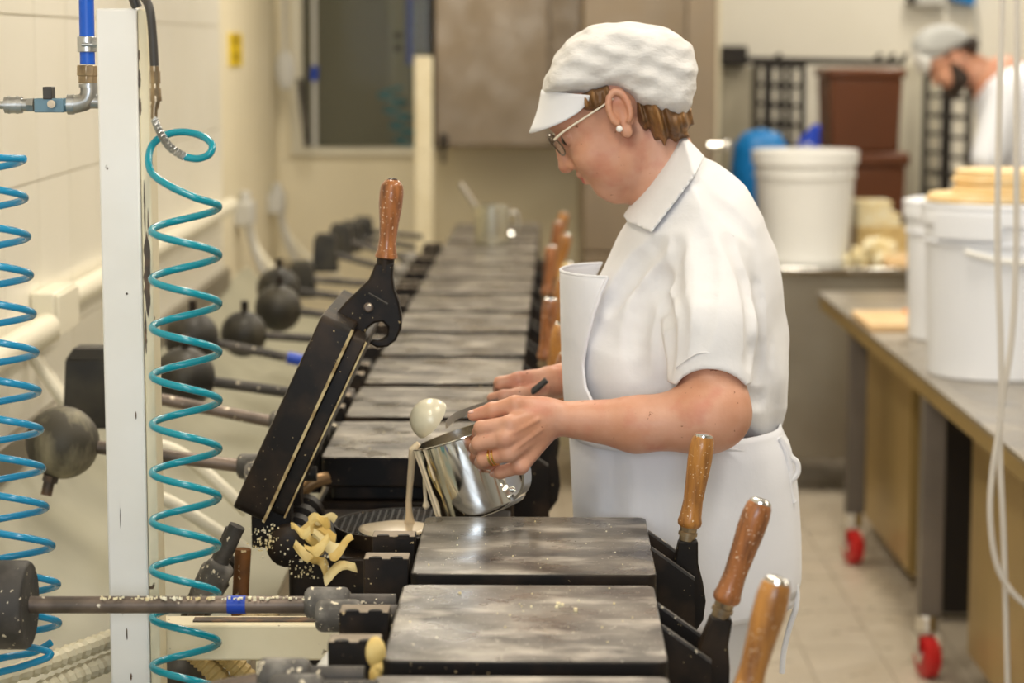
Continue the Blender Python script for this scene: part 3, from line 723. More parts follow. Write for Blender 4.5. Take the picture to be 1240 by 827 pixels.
for k in range(-1, 15):
    D0k = 2.353+.4*k
    cx = {-1: .004, 0: .0135, 1: .026}.get(k, -.149+.0085*(k-3))
    r = empty('waffle_iron', (cx, D0k, ZB), -math.radians(1.0)); IRONS[k] = r
    is_open = (k == 2); kz = {0: .012, 1: -.009, 3: .010, 4: .012}.get(k, 0)
    w, wp = WT.get(k, (None, None))
    lab = {-1: 'nearest waffle iron of the row, only its blurred wooden handle in view', 2: 'opened waffle iron with raised black lid and batter on its round plate',
           0: 'closed waffle iron with the largest dusty grey lid in the foreground', 1: 'closed waffle iron directly in front of the opened one'}.get(k)
    if lab is None:
        lab = ('closed waffle iron directly behind the opened one, with a worn ball weight' if k == 3 else '%s waffle iron of the row with a %s on its rod' % (ordn[k+1], WLAB[w]))
    tag(r, lab, 'waffle iron', 'cast iron waffle irons in a row')
    obj('burner_box', FOOT, r); obj('lower_plate', LOWER, r, .003)
    rot = opened() if is_open else None
    def put(name, me, loc=(0,0,0), par=None, bev=0, lid=True):
        o = obj(name, me, par if par is not None else r, bev)
        mt = Matrix.Translation(loc)
        o.matrix_local = (rot @ mt) if (is_open and lid and par is None) else mt
        return o
    lo_ = put('lid', LID, (0,0,0), bev=.003); put('lid_plate', INNER, (0,0,0), bev=.003)
    if is_open:
        put('edge_strip', MB().box((-.149, -.0012, ZT-.0495), (.149, .003, ZT-.0455)).mesh('edge_strip', M_edge))
        put('edge_strip', MB().box((-.134, .0138, ZT-.0725), (.139, .017, ZT-.070)).mesh('edge_strip', M_edge))
    if k < 13:
        for yy in (.055, .185):
            b_ = put('hinge_block', HBLK, (-.182, yy, ZT+.010), bev=.002, lid=False)
            put('slot', SLOT, par=b_)
        put('hinge_pin', PIN, (-.222, -.050, ZT-.016+kz)); put('hinge_pin', PIN, (-.205, -.088, ZT-.020+kz))
        put('knuckle', KNUCK, (-.246, -.050, ZT-.016+kz))
        put('knuckle', KNUCK, (-.229, -.088, ZT-.022+kz))
    if w:
        D_w = D0k-.05
        if wp is None: tx, tz = (-.40 if k == 2 else -.72), ZT-(.02 if k == 2 else .10)
        else:
            q = P(wp[0], wp[1], D_w); tx, tz = q.x-cx, q.z-ZB
        rod = MB().tube([(-.25, -.05, ZT-.018+kz), (tx, -.05, tz)], .0105 if k < 6 else .0095, 14)
        ro = put('counterweight_rod', rod.mesh('counterweight_rod', M_rod if k < 5 else M_dustiron))
        if k in (1, 6):
            f0 = {1: (264, 287), 6: (343, 362)}[k]
            ta = MB(); a0 = Vector((-.25, -.05, ZT-.018+kz)); a1 = Vector((tx, -.05, tz)); dirn = (a1-a0)
            t0 = (P(f0[1], 0, D_w).x-cx-a0.x)/dirn.x; t1 = (P(f0[0], 0, D_w).x-cx-a0.x)/dirn.x
            ta.cyl(a0+dirn*t0, a0+dirn*t1, .0112 if k == 1 else .0125, n=16)
            put('tape_band', ta.mesh('tape_band', M_tape), par=ro)
        wm = MB(); rb = {3: .0565, 5: .0585, 6: .056, 7: .052, 8: .057, 9: .056, 2: .055}.get(k, .055)
        if w == 'disc':
            wm.lathe((tx-.055, -.05, tz), (tx+.02, -.05, tz), [(0, .05), (.006, .0535), (.070, .0535), (.075, .051)], 32)
        elif w in ('ball', 'ballr'):
            wm.ball((tx, -.05, tz), rb, 28, 18)
        else:
            hh = {4: .068, 10: .05, 11: .055, 12: .05}.get(k, .05)
            ww = .045 if k == 4 else .036
            wm.frustum((tx, -.05), (ww, ww), (ww*.86, ww*.86), tz-hh, tz+hh*.72)
            wm.frustum((tx, -.05), (ww*.86, ww*.86), (ww*.60, ww*.60), tz+hh*.72, tz+hh)
        wo = put('counterweight', wm.mesh('counterweight', {'disc': M_dustiron, 'ballr': M_ballr}.get(w, M_ball)), bev=0 if 'ball' in w else .002)
        if w == 'ballr': put('bolt', MB().cyl((tx-.016, -.07, tz-.05), (tx-.022, -.075, tz-.078), .0085, n=12).cyl((tx-.0145, -.07, tz-.048), (tx-.017, -.071, tz-.058), .0125, n=6).mesh('bolt', M_rust), par=wo)
        elif w == 'ball': put('bolt', MB().cyl((tx+.003, -.05, tz+rb-.004), (tx+.003, -.05, tz+rb+.022), .0085, n=10).mesh('bolt', M_black), par=wo)
    if not is_open and k < 12:
        for yy in (.15, .25):
            b_ = put('bracket', BRK, (0, yy, 0)); put('bracket_edge', BRKE, par=b_)
        lv = obj('lever', LEV, r, .003); lv.location = (LV0[0], .20, LV0[1]); lv.rotation_euler = (0, math.radians(TILT.get(k, 0)), 0)
        hm = HNDS[{-1: 0, 0: 1, 1: 0, 3: 1, 4: 0, 5: 1, 6: 0, 7: 2, 8: 1, 9: 0, 10: 1, 11: 0}.get(k, 1)]
        hn = obj('handle', hm, lv); obj('ferrule', FERR, lv); obj('end_cap', HCAP, lv)
    if is_open:
        # latch bracket and upright lever at the free end of the raised lid
        DL = D0k+.10
        l0 = r.location; Ri = Matrix.Rotation(math.radians(1.0), 4, 'Z')
        def q2(x, y, D=DL):
            v = Ri @ (P(x, y, D)-l0); return (v.x, v.z)
        yb = .10
        outl = [(404, 383), (418, 366), (436, 349), (447, 338), (453, 324), (455, 318), (477, 318), (476, 335), (478, 350), (484, 366), (487, 384), (486, 398), (480, 411), (470, 419), (458, 420), (447, 415),
                (452, 410), (461, 411), (469, 405), (470, 395), (464, 389), (454, 390), (446, 397), (436, 412), (418, 404)]
        pl = [q2(x, y) for x, y in outl]
        lv = obj('lever', MB().prism(pl, yb-.012, yb+.012).mesh('lever', M_black), r, .003)
        a_ = q2(447, 371); b_ = q2(450, 372)
        obj('bolt', MB().lathe((a_[0], yb-.019, a_[1]), (a_[0], yb-.010, a_[1]), [(0, .0045), (.002, .0068), (.009, .007)], 14).mesh('bolt', M_rod), lv)
        e0, e1 = q2(447, 354), q2(470, 367)
        obj('rib', MB().tube([(e0[0], yb-.0125, e0[1]), (e1[0], yb-.0125, e1[1])], .0018, 6).mesh('rib', M_dustiron), lv)
        s0_, s1_ = q2(453.5, 322), q2(479, 322); c0 = ((s0_[0]+s1_[0])/2, s0_[1]); 
        a_ = q2(465.5, 330); b_ = q2(467.5, 309)
        obj('socket', MB().lathe((a_[0], yb, a_[1]), (b_[0], yb, b_[1]), [(0, .0125), (.02, .0125), (.021, .0145), (.0235, .0145), (.024, .011)], 18).mesh('socket', M_black), lv)
        a_ = q2(467.5, 313); b_ = q2(475.5, 217)
        h, f, c = handle_parts((a_[0], yb, a_[1]), (b_[0], yb, b_[1]))
        p0 = Vector((a_[0], yb, a_[1])); p1 = Vector((b_[0], yb, b_[1])); L = (p1-p0).length
        h = MB().lathe(p0, p1, [(t*L, r_) for t, r_ in [(0, .0135), (.015, .0162), (.04, .0160), (.10, .0135), (.25, .0120), (.45, .0138), (.66, .0166), (.82, .0172), (.92, .0158), (.98, .011), (1.0, .006)]], 20)
        obj('handle', h.mesh('handle', M_wood), lv)
        obj('end_cap', MB().lathe(p0+(p1-p0)*.985, p1+(p1-p0)*.005, [(0, .0075), (.002, .0070), (.003, .005)], 10).mesh('end_cap', M_black), lv)
        # round grid plate below
        dk = MB().lathe((.006, .132, ZT-.071), (.006, .132, ZT-.045), [(0, .104), (.010, .106), (.020, .109), (.0235, .109), (.0235, .1065), (.021, .1055), (.0205, 0)], 56)
        dsk = obj('round_plate', dk.mesh('round_plate', M_black), r)
        g = MB()
        for i in range(-11, 12):
            c = i*.0095; hw = math.sqrt(max(.104**2-c*c, 0))
            if hw < .01: continue
            g.box((.006-hw, .132+c-.0012, ZT-.051), (.006+hw, .132+c+.0012, ZT-.0482))
            g.box((.006+c-.0012, .132-hw, ZT-.051), (.006+c+.0012, .132+hw, ZT-.0482))
        obj('grid_ribs', g.mesh('grid_ribs', M_black, 0), dsk)
        # hinge barrels under the raised lid
        for i in range(4):
            b0 = (-.157, .004+.07*i, ZT-.058)
            obj('hinge_barrel', MB().lathe(b0, (b0[0], b0[1]+.045, b0[2]), [(0, .015), (.002, .022), (.008, .029), (.038, .029), (.045, .022)], 18).mesh('hinge_barrel', M_black), r)
        sc_ = MB().cyl((-.225, -.015, ZT-.20), (-.215, -.015, ZT-.055), .0115, n=12)
        obj('hinge_post', sc_.mesh('hinge_post', mat('rusty_crumbed_steel', (.22, .09, .025), .6, .2, var=((.08, .04, .02), 30, .4, .7), specks=((.75, .6, .35), 110, .66))), r)
        bt = MB().tube(spline([(-.27, -.03, ZT-.185), (-.235, -.03, ZT-.165), (-.205, -.03, ZT-.148), (-.165, -.03, ZT-.142)]), .0075, 10)
        obj('hinge_arm', bt.mesh('hinge_arm', mat('crumb_coated_arm', (.45, .30, .15), .8, 0, var=((.7, .55, .32), 60, .4, .6), bump=(120, .8, .004))), r)
        obj('hinge_arm', MB().tube(spline([(-.30, .03, ZT-.19), (-.285, .03, ZT-.15), (-.262, .03, ZT-.11), (-.235, .03, ZT-.08)]), [.02]*9+[.022]*9+[.016]*7, 12).mesh('hinge_arm', M_ball), r)
    
# copper pipes beside the hinges
simple('gas_feed_pipe', MB().tube(spline([P(340, 640, 3.55), P(358, 606, 3.55), P(376, 586, 3.55), P(398, 578, 3.56)]), .011, 12).mesh('gas_feed_pipe', mat('copper_pipe', (.42, .26, .13), .35, .6)), 'bent copper coloured pipe between the raised lid and the next iron', 'pipe')
simple('gas_feed_pipe', MB().tube(spline([P(462, 745, 2.62), P(430, 778, 2.55), P(405, 800, 2.5), P(380, 835, 2.45)]), .0125, 12).mesh('gas_feed_pipe', M_paper), 'grey feed pipe curving down beside the nearest hinge blocks', 'pipe')

# ---------------------------------------------------------------- scraps and crumbs
M_scrapl = mat('light_wafer_scrap', (.80, .62, .27), .6, var=((.86, .72, .38), 30, .4, .65))
rs = random.Random(11)
scr = [(394, 628, -30, 30), (380, 638, 12, 44), (388, 646, -8, 42), (372, 652, 10, 40), (398, 656, -15, 44), (375, 666, -18, 42), (413, 663, 30, 34), (388, 684, -62, 40), (412, 692, 26, 48), (386, 631, 20, 30), (364, 641, 10, 28), (384, 660, 25, 36)]
names = ['pale', 'long', 'curled', 'flat', 'bent', 'wide', 'short', 'upright', 'straight', 'thin', 'small', 'broad']
for i, (x, y, ang, ln) in enumerate(scr):
    D = 3.10+.012*(11-i)*.7
    c = P(x, y, D); L = ln*px(D)*.92; a = math.radians(ang)
    pts = []
    for t in np.linspace(-.5, .5, 7):
        pts.append((t*L*math.cos(a), .012*math.sin(3*t+i), t*L*math.sin(a)+.006*math.sin(5*t+i)))
    mb_ = MB(); n = len(pts); w_ = rs.uniform(.006, .011)
    vs = []; 
    for j, p in enumerate(pts):
        ww = w_*(1-.3*abs(j-3)/3); th = .0022
        tw = .35*math.sin(j*.9+i)
        for (dy, dz) in ((-ww, -th), (ww, -th), (ww, th), (-ww, th)):
            vs.append((p[0]-dz*math.sin(a)-.45*dy*math.sin(a), p[1]+dy*.75*math.cos(tw), p[2]+dz*math.cos(a)+dy*(math.sin(tw)*.5+.55)*math.cos(a)))
    fs = [(3,2,1,0), tuple(4*(n-1)+q for q in range(4))]
    for j in range(n-1):
        for q in range(4): fs.append((4*j+q, 4*j+(q+1) % 4, 4*j+4+(q+1) % 4, 4*j+4+q))
    mb_.add(vs, fs)
    o = obj('wafer_scrap', mb_.mesh('wafer_scrap', M_scrap if i % 4 else M_scrapl, 60), None, 0, c)
    tag(o, '%s yellow wafer trimming in the pile left of the round plate, %s' % (names[i], ['upper right', 'middle left', 'middle', 'left edge', 'right of middle', 'lower left', 'right tip', 'hanging over the edge', 'lowest one sticking out', 'topmost', 'far left', 'upper left'][i]), 'wafer scrap', 'wafer trimmings by the open iron')
o = simple('wafer_crumb', MB().ball(P(455, 790, 2.37), .011, 10, 7, (1, .8, 1.6)).ball(P(459, 808, 2.37), .009, 10, 7).ball(P(456, 818, 2.37), .010, 10, 7, (.8, 1, 1.5)).mesh('wafer_crumb', M_scrap), 'yellow lump of baked batter on the left corner of the nearest lid', 'wafer scrap')
cr = MB()
def crumb(p, s):
    a = [rs.uniform(.5, 1.3)*s for _ in range(3)]
    cr.box((p[0]-a[0], p[1]-a[1], p[2]-a[2]), (p[0]+a[0], p[1]+a[1], p[2]+a[2]))
for i in range(70):      # over the lids
    k = rs.choice((0, 0, 1, 1, 3)); c = IRONS[k].location
    crumb((c.x+rs.uniform(-.13, .13), c.y+rs.uniform(.02, .33), 1.0205), rs.uniform(.0005, .0012))
for (x, y) in ((676, 732), (681, 732), (674, 735)): 
    q = onz(x, y, 1.021); crumb(q, .0022)
q = onz(697, 739, 1.021); crumb(q, .0025)
for i in range(110):     # along the rod and knuckles of the second iron
    c = IRONS[1].location; crumb((c.x+rs.uniform(-.52, -.27), c.y-.05+rs.uniform(-.008, .004), ZB+ZT-.018-.009+.0095), rs.uniform(.0006, .0016))
for i in range(90):     # where the raised lid meets its hinge
    crumb(P(rs.gauss(322, 10), rs.gauss(652, 10), 3.150+rs.uniform(-.004, .01)), rs.uniform(.0005, .0014))
for i in range(80):
    crumb(P(rs.uniform(350, 400), rs.uniform(668, 700), 3.145+rs.uniform(-.004, .01)), rs.uniform(.0005, .0015))
o = obj('crumbs', cr.mesh('crumbs', M_scrapp, 0)); tag(o, 'scattered wafer crumbs on the near irons, rods and hinges', 'crumbs', None, 'stuff')

# ---------------------------------------------------------------- pots, ladles, batter
DPOT = 3.165
def pot_mesh(r, h, th=.002):
    return MB().lathe((0,0,0), (0,0,1), [(0, r*.93), (.003, r*.985), (.008, r), (h-.003, r), (h-.001, r+.003), (h, r+.0025), (h, r-th), (.010, r-th), (.006, r*.9), (.0055, 0)], 56)
pc = P(570, 572, DPOT); tl = math.radians(18.5); h_ = .113; r_ = .0635
pot = empty('milk_pot', pc); tag(pot, 'shiny steel pot of batter tipped in the woman\'s left hand', 'pot')
pot.rotation_euler = (math.radians(-3), -tl, 0)
o = obj('pot_body', pot_mesh(r_, h_).mesh('pot_body', M_steel), pot); o.location = (0, 0, -h_/2)
az = math.radians(-38); ca, sa = math.cos(az), math.sin(az)
def hp(rad, z): return (ca*rad, sa*rad, z)
hd = [hp(r_-.001, .036), hp(r_+.014, .042), hp(r_+.030, .036), hp(r_+.036, .015), hp(r_+.034, -.015), hp(r_+.024, -.036), hp(r_+.006, -.047), hp(r_-.001, -.044)]
hs = spline(hd, 6)
vs = []; fs = []
tv = Vector((-sa, ca, 0))
for i, p in enumerate(hs):
    n_ = (Vector(hs[min(i+1, len(hs)-1)])-Vector(hs[max(i-1, 0)])).normalized().cross(tv)
    for (a, b) in ((-.0085, -.002), (.0085, -.002), (.0085, .002), (-.0085, .002)): vs.append(Vector(p)+tv*a+n_*b)
for i in range(len(hs)-1):
    for q in range(4): fs.append((4*i+q, 4*i+(q+1) % 4, 4*i+4+(q+1) % 4, 4*i+4+q))
fs += [(0,1,2,3), tuple(4*(len(hs)-1)+q for q in (3,2,1,0))]
hd_o = obj('pot_handle', MB().add(vs, fs).mesh('pot_handle', M_steel), pot)
obj('rivet', MB().ball(hp(r_+.001, -.036), .0045, 10, 6).ball(hp(r_+.001, .03), .0045, 10, 6).mesh('rivet', M_steel), hd_o)
# batter inside, level surface cut by the tipped wall
bt = MB().lathe((0,0,0), (0,0,1), [(0, r_-.0045), (.06, r_-.0045), (.0605, 0)], 40); o = obj('batter_fill', bt.mesh('batter_fill', M_batter), pot); o.location = (0, 0, -h_/2+.012)
# dried drips on the outer wall
dm = MB()
for (a_, z0, z1, w_) in ((205, .055, -.045, .0022), (222, .055, .01, .0018), (192, .055, -.052, .0026)):
    a = math.radians(a_); dm.tube([((r_+.0005)*math.cos(a), (r_+.0005)*math.sin(a), z) for z in np.linspace(z0, z1, 8)], [w_, w_*.8, w_*.7, w_*.7, w_*.6, w_*.7, w_*.9, w_*.5], 8)
obj('drip', dm.mesh('drip', M_batter), pot)

# ladle: coated bowl over the rim, steel handle running to the other hand
DLD = 3.26
ld = empty('ladle', P(522, 508, DLD-.06)); tag(ld, 'batter coated ladle held over the rim of the tipped pot', 'ladle')
l0 = ld.location
bowl = MB(); R0 = .0300
ax = Vector((-.74, -.30, .60)).normalized(); q = ax.to_track_quat('Z', 'Y')
prof = [(R0*math.cos(t), R0*math.sin(t)) for t in np.linspace(0, math.pi*.52, 12)]
outer = [(z, r) for z, r in prof]; inner = [(z-.0025 if z > 0 else z, max(r-.0025, 0)) for z, r in prof[::-1]]
bowl.lathe((0,0,0), ax, [(z, r) for z, r in outer+inner], 28, cap=False)
obj('bowl', bowl.mesh('bowl', M_ladle), ld)
hp_ = [P(541, 514, DLD-.06), P(552, 504, DLD-.03), P(575, 495, DLD+.02), P(600, 487, DLD+.08), P(630, 476, 3.385), P(650, 468, 3.395), P(664, 461, 3.40)]
hs = spline(hp_, 8); n = len(hs)
vs = []; fs = []
for i, p in enumerate(hs):
    for (dy, dz) in ((-.003, -.0055), (.003, -.0055), (.003, .0055), (-.003, .0055)): vs.append(p-l0+Vector((dy*.5, dy, dz)))
for i in range(n-1):
    for k in range(4): fs.append((4*i+k, 4*i+(k+1) % 4, 4*i+4+(k+1) % 4, 4*i+4+k))
fs += [(3,2,1,0), tuple(4*(n-1)+k for k in range(4))]
obj('handle_tip', MB().tube([P(636, 481, 3.354)-l0, P(649, 471, 3.352)-l0, P(662, 460, 3.352)-l0], [.0042, .005, .0046], 10).mesh('handle_tip', M_dark), ld)
obj('ladle_handle', MB().add(vs, fs).mesh('ladle_handle', mat('grey_steel', (.60, .57, .52), .22, .8)), ld, .001)
# stream and pool
zpl = 1.02-.0475
pc2 = IRONS[2].location
pool_c = onz(478, 641, zpl)
pl = MB(); n = 48; ring = []
for j, (f, z) in enumerate(((1.0, 0), (.97, .003), (.85, .0042), (.0, .0045))):
    for k in range(n):
        a = 2*math.pi*k/n; rr = (.053+.004*math.sin(2*a+1)+.002*math.sin(5*a))*max(f, .001)
        ring.append((rr*math.cos(a)*.92, rr*math.sin(a), z))
fs = [(j*n+k, j*n+(k+1) % n, (j+1)*n+(k+1) % n, (j+1)*n+k) for j in range(3) for k in range(n)]
pool = obj('batter_pool', MB().add(ring, fs).mesh('batter_pool', M_batter, 70), None, 0, pool_c)
tag(pool, 'round pool of pale batter spreading on the open plate', 'batter')
top = P(500, 542, DPOT-.0); bot = onz(496, 634, zpl+.003)
stv = [Vector((top.x+.008, top.y, top.z+.006))]+[Vector((top.x+(bot.x-top.x)*min(1, t*1.4), top.y+(bot.y-top.y)*t, top.z+(bot.z-top.z)*t)) for t in np.linspace(0.02, 1, 14)]
stm = MB().tube(stv, [.004]+[.0055]*2+[.0050]*4+[.0046]*5+[.005, .006, .0085], 10)
tag(obj('batter_stream', stm.mesh('batter_stream', M_batter)), 'stream of batter pouring from the pot rim onto the open plate', 'batter')
st2 = [P(514, 545, DPOT+.02), P(514, 580, DPOT+.02), P(515, 600, DPOT+.02), P(516, 612, DPOT+.02), P(516, 617, DPOT+.02)]
tag(obj('batter_drip', MB().tube(spline(st2), [.0025]*20+[.003, .0034, .0040, .0046, .0050, .0052, .0050, .0042, .003, .0028, .0022, .0015, .001][:13], 8).mesh('batter_drip', M_batter)), 'short hanging drip of batter below the pot rim', 'batter')

# far pot with its ladle on a closed iron
fz = 1.0205; fb = onz(596, 297, fz)
fpot = empty('milk_pot', fb); tag(fpot, 'small steel pot standing on a far waffle iron', 'pot')
obj('pot_body', pot_mesh(.056, .128).mesh('pot_body', mat('far_pot_steel', (.62, .60, .50), .25, .9)), fpot)
obj('pot_handle', MB().tube(spline([(.054, 0, .10), (.075, 0, .105), (.082, 0, .07), (.075, 0, .035), (.054, 0, .04)]), .005, 8).mesh('pot_handle', M_steel), fpot)
fl_ = empty('ladle', fb+Vector((0, 0, .03))); tag(fl_, 'steel ladle leaning in the far pot', 'ladle')
a = P(557, 222, fb.y)-fl_.location
obj('ladle_handle', MB().cyl((.01, 0, 0), a, .008, n=10).mesh('ladle_handle', M_brushed), fl_)
obj('bowl', MB().ball((.012, 0, -.004), .018, 14, 8).mesh('bowl', M_brushed), fl_)
# ---------------------------------------------------------------- steel cabinets on the end wall
D = DB-.45
wc = empty('wall_cabinet', (P(600, 0, D).x, D, P(0, 178, D).z)); tag(wc, 'hanging stainless steel wall cabinet above the far irons', 'cabinet')
l0 = wc.location; X_ = lambda x: P(x, 100, D).x-l0.x
obj('body', MB().box((X_(527), .012, 0), (X_(704), .44, .95)).mesh('body', M_cabst), wc, .004)
for a, b in ((528, 664), (667, 703)):
    obj('door', MB().box((X_(a), -.006, .006), (X_(b), .0115, .945)).mesh('door', M_cabst), wc, .003)
hk = MB().cyl((X_(537), -.02, -.005), (X_(537), -.02, .05), .014).cyl((X_(537), -.02, -.06), (X_(537), -.02, -.005), .008)
obj('knob', hk.mesh('knob', M_black2), wc)
D = DB-.9
tc_ = empty('steel_cabinet', (P(780, 0, D).x, D, 0)); tag(tc_, 'tall stainless steel cabinet behind the woman', 'cabinet')
l0 = tc_.location; X_ = lambda x: P(x, 100, D).x-l0.x
obj('body', MB().box((X_(706), .012, .1), (X_(868), .6, 2.1)).mesh('body', M_cabst), tc_, .004)
obj('door', MB().box((X_(707), -.012, .9), (X_(829), .0115, 2.09)).mesh('door', M_cabst), tc_, .003)
obj('door', MB().box((X_(707), -.012, .12), (X_(829), .0115, .89)).mesh('door', M_cabst), tc_, .003)
obj('side_panel', MB().box((X_(831), -.014, .12), (X_(867), .0115, 2.09)).mesh('side_panel', M_cabst), tc_, .003)
k = MB(); q = P(878, 177, D-.05)-l0; k.ball(q, .022, 16, 10).cyl((q.x-.06, q.y, q.z), (q.x, q.y, q.z), .014)
obj('door_knob', k.mesh('door_knob', M_steel), tc_)
obj('foot', MB().box((X_(712), .05, 0), (X_(730), .1, .0995)).box((X_(840), .05, 0), (X_(860), .1, .0995)).mesh('foot', M_black2), tc_)

# ---------------------------------------------------------------- steel counter with tub, wafers, scraps
DCN = 8.45; ztop = P(1000, 324, DCN).z
cn = empty('steel_counter', (P(1000, 0, DCN).x, DCN, 0)); tag(cn, 'stainless steel counter carrying the big white tub', 'counter')
l0 = cn.location; X_ = lambda x: P(x, 350, DCN).x-l0.x; Z_ = lambda y: P(1000, y, DCN).z
obj('worktop', MB().box((X_(915), -.02, ztop-.03), (X_(1112), .62, ztop)).mesh('worktop', M_steel), cn, .004)
obj('front_panel', MB().box((X_(918), 0, Z_(556)), (X_(1110), .02, ztop-.0305)).mesh('front_panel', M_steelmat), cn, .003)
obj('side_panel', MB().box((X_(1090), .021, Z_(556)), (X_(1110), .6, ztop-.0305)).mesh('side_panel', M_steelmat), cn, .003)
obj('back_panel', MB().box((X_(918), .58, Z_(556)), (X_(1089), .6, ztop-.0305)).mesh('back_panel', M_steelmat), cn)
for xx in (925, 1095):
    for yy in (.04, .54):
        obj('leg', MB().cyl((X_(xx), yy, 0), (X_(xx), yy, Z_(556)-.0005), .02).mesh('leg', M_black2), cn)
def bucket(name, base, r0, r1, h, m_, lab, cat, lidm=None, handle=None):
    r = empty(name, base); tag(r, lab, cat)
    pr = [(0, r0*.96), (.006, r0), (h*.78, r1*.985), (h*.785, r1*1.03), (h*.80, r1*1.035), (h*.805, r1*1.0), (h*.90, r1*1.005), (h*.905, r1*1.06), (h*.985, r1*1.065), (h, r1*1.05), (h, r1*.97), (.02, r0*.95), (.018, 0)]
    obj('bucket_body', MB().lathe((0,0,0), (0,0,1), pr, 48, cap=False).add([], []).lathe((0,0,0), (0,0,1), [(0.0, r0*.955), (.004, r0*.955)], 40).mesh('bucket_body', m_), r)
    if lidm:
        obj('lid', MB().lathe((0,0,h-.004), (0,0,h+1), [(0, r1*.96), (.004, r1*1.075), (.012, r1*1.07), (.016, r1*1.0), (.010, r1*.9), (.010, 0)], 48).mesh('lid', lidm), r)
    return r
tb = bucket('storage_tub', (P(978, 0, 8.72).x, 8.72, ztop), .168, .188, P(0, 185, 8.72).z-ztop, M_whitep, 'large white plastic tub with a rimmed lid on the steel counter', 'tub', M_whitep)
ang = [(1031, 1082, 290, 258, 'lowest thick'), (1030, 1085, 275, 256, 'second'), (1030, 1076, 256, 246, 'third'), (1032, 1066, 244, 231, 'topmost small')]
zc = ztop
rw = random.Random(3)
for i, (xa, xb, yb, yt, lab) in enumerate([(1034, 1097, 300, 276, 'lowest golden'), (1034, 1095, 276, 262, 'second golden'), (1034, 1087, 262, 246, 'third pale'), (1034, 1077, 246, 232, 'top pale')]):
    Dk = 8.86; a = P(xa, yb, Dk); b = P(xb, yt, Dk)
    hgt = [.075, .05, .05, .045][i]
    r = empty('wafer_stack', ((a.x+b.x)/2, Dk, zc)); tag(r, '%s block of wafers in the pile right of the white tub' % lab, 'wafers', 'wafer blocks on the counter')
    n = 5; t_ = hgt/n
    for j in range(n):
        o = obj('wafer', MB().box((-(b.x-a.x)/2+rw.uniform(0, .006), -.085, j*t_+.0008), ((b.x-a.x)/2-rw.uniform(0, .006), .085, (j+1)*t_)).mesh('wafer', [M_woodp, M_woodp, M_scrapp, M_scrapp][i]), r, .002)
    zc += hgt
hp_m = MB(); rw = random.Random(8)
for i in range(60):
    u = rw.gauss(0, .35); v = rw.gauss(0, .35); hgt = max(0, .085*(1-u*u-v*v))
    c = (P(1065, 0, 8.62).x+u*.11, 8.62+v*.06, ztop+.012+rw.uniform(0, 1)*hgt)
    hp_m.ball(c, rw.uniform(.014, .028), 7, 5, (1, rw.uniform(.4, 1), rw.uniform(.35, .8)), Matrix.Rotation(rw.uniform(0, 3), 3, 'Y'))
tag(obj('wafer_scraps', hp_m.mesh('wafer_scraps', M_scrapp, 20)), 'heap of pale broken wafer trimmings on the steel counter', 'wafer scraps', None, 'stuff')
br = MB().box((P(1075, 0, 8.6).x, 8.5, ztop), (P(1112, 0, 8.6).x, 8.75, ztop+.03))
simple('cutting_board', br.mesh('cutting_board', M_board), 'small wooden board on the steel counter beside the wafer heap', 'board', bevel=.004)

# brown bins stacked behind the tub
bb = None
for i, (x0, x1, yt, yb, lab) in enumerate([(992, 1088, 82, 182, 'upper brown plastic bin of the stacked pair'), (992, 1092, 182, 300, 'lower brown plastic bin of the stacked pair')]):
    Dk = 9.6; a = P(x0, yb, Dk); b = P(x1, yt, Dk)
    if i == 1: a = Vector((a.x, a.y, 0.75))
    r = empty('brown_bin', ((a.x+b.x)/2, Dk, a.z)); tag(r, lab, 'bin', 'stacked brown bins')
    w_ = (b.x-a.x)/2*.97; hgt = b.z-a.z
    m = MB().frustum((0, 0), (w_*.88, .2*.9), (w_*.95, .2), 0, hgt*.88)
    obj('bin_body', m.mesh('bin_body', M_brownp), r, .012)
    obj('rim', MB().box((-w_*1.03, -.215, hgt*.8805), (w_*1.03, .215, hgt*.999)).mesh('rim', M_brownp), r, .014)
tbx = MB().box((P(975, 0, 9.6).x, 9.35, 0), (P(1110, 0, 9.6).x, 9.9, .7495))
simple('low_cupboard', tbx.mesh('low_cupboard', M_steelmat), 'low steel cupboard under the brown bins', 'cupboard', bevel=.005)

# blue sack and bag behind the counter
bs = Field((P(875, 0, 9.2).x, 9.0, .55), (P(965, 0, 9.2).x, 9.4, 1.42), .012)
ol = [(886, 250), (884, 205), (888, 175), (900, 160), (922, 155), (944, 161), (955, 180), (956, 250), (955, 420), (888, 420)]
bs.poly([(P(x, y, 9.2).x, P(x, y, 9.2).z) for x, y in ol], 9.2, .09, .08)
simple('blue_chair', bs.mb().mesh('blue_chair', M_bluep, 0), 'blue plastic chair back rising behind the white tub', 'chair')
b_o = bpy.data.objects['blue_chair']
for xx in (896, 946):
    for dd in (9.15, 9.27): obj('leg', MB().cyl((P(xx, 0, dd).x, dd, 0), (P(xx, 0, dd).x, dd, .75), .014).mesh('leg', M_steel), b_o)
bg = Field((P(950, 0, 9.35).x, 9.2, .85), (P(1005, 0, 9.35).x, 9.5, 1.45), .01)
ol = [(962, 186), (966, 170), (975, 160), (986, 149), (994, 152), (993, 170), (994, 200), (992, 256), (960, 256)]
bg.poly([(P(x, y, 9.35).x, P(x, y, 9.35).z) for x, y in ol], 9.35, .06, .05)
bgo = simple('blue_bag', bg.mb().mesh('blue_bag', M_bluebag, 0), 'bright blue plastic bag with a pale printed ring', 'bag')
ringp = [P(978+5*math.cos(a), 179+5*math.sin(a), 9.288) for a in np.linspace(0, 5.6, 16)]
obj('printed_ring', MB().tube(ringp, .004, 6).mesh('printed_ring', M_whiteb), bgo)
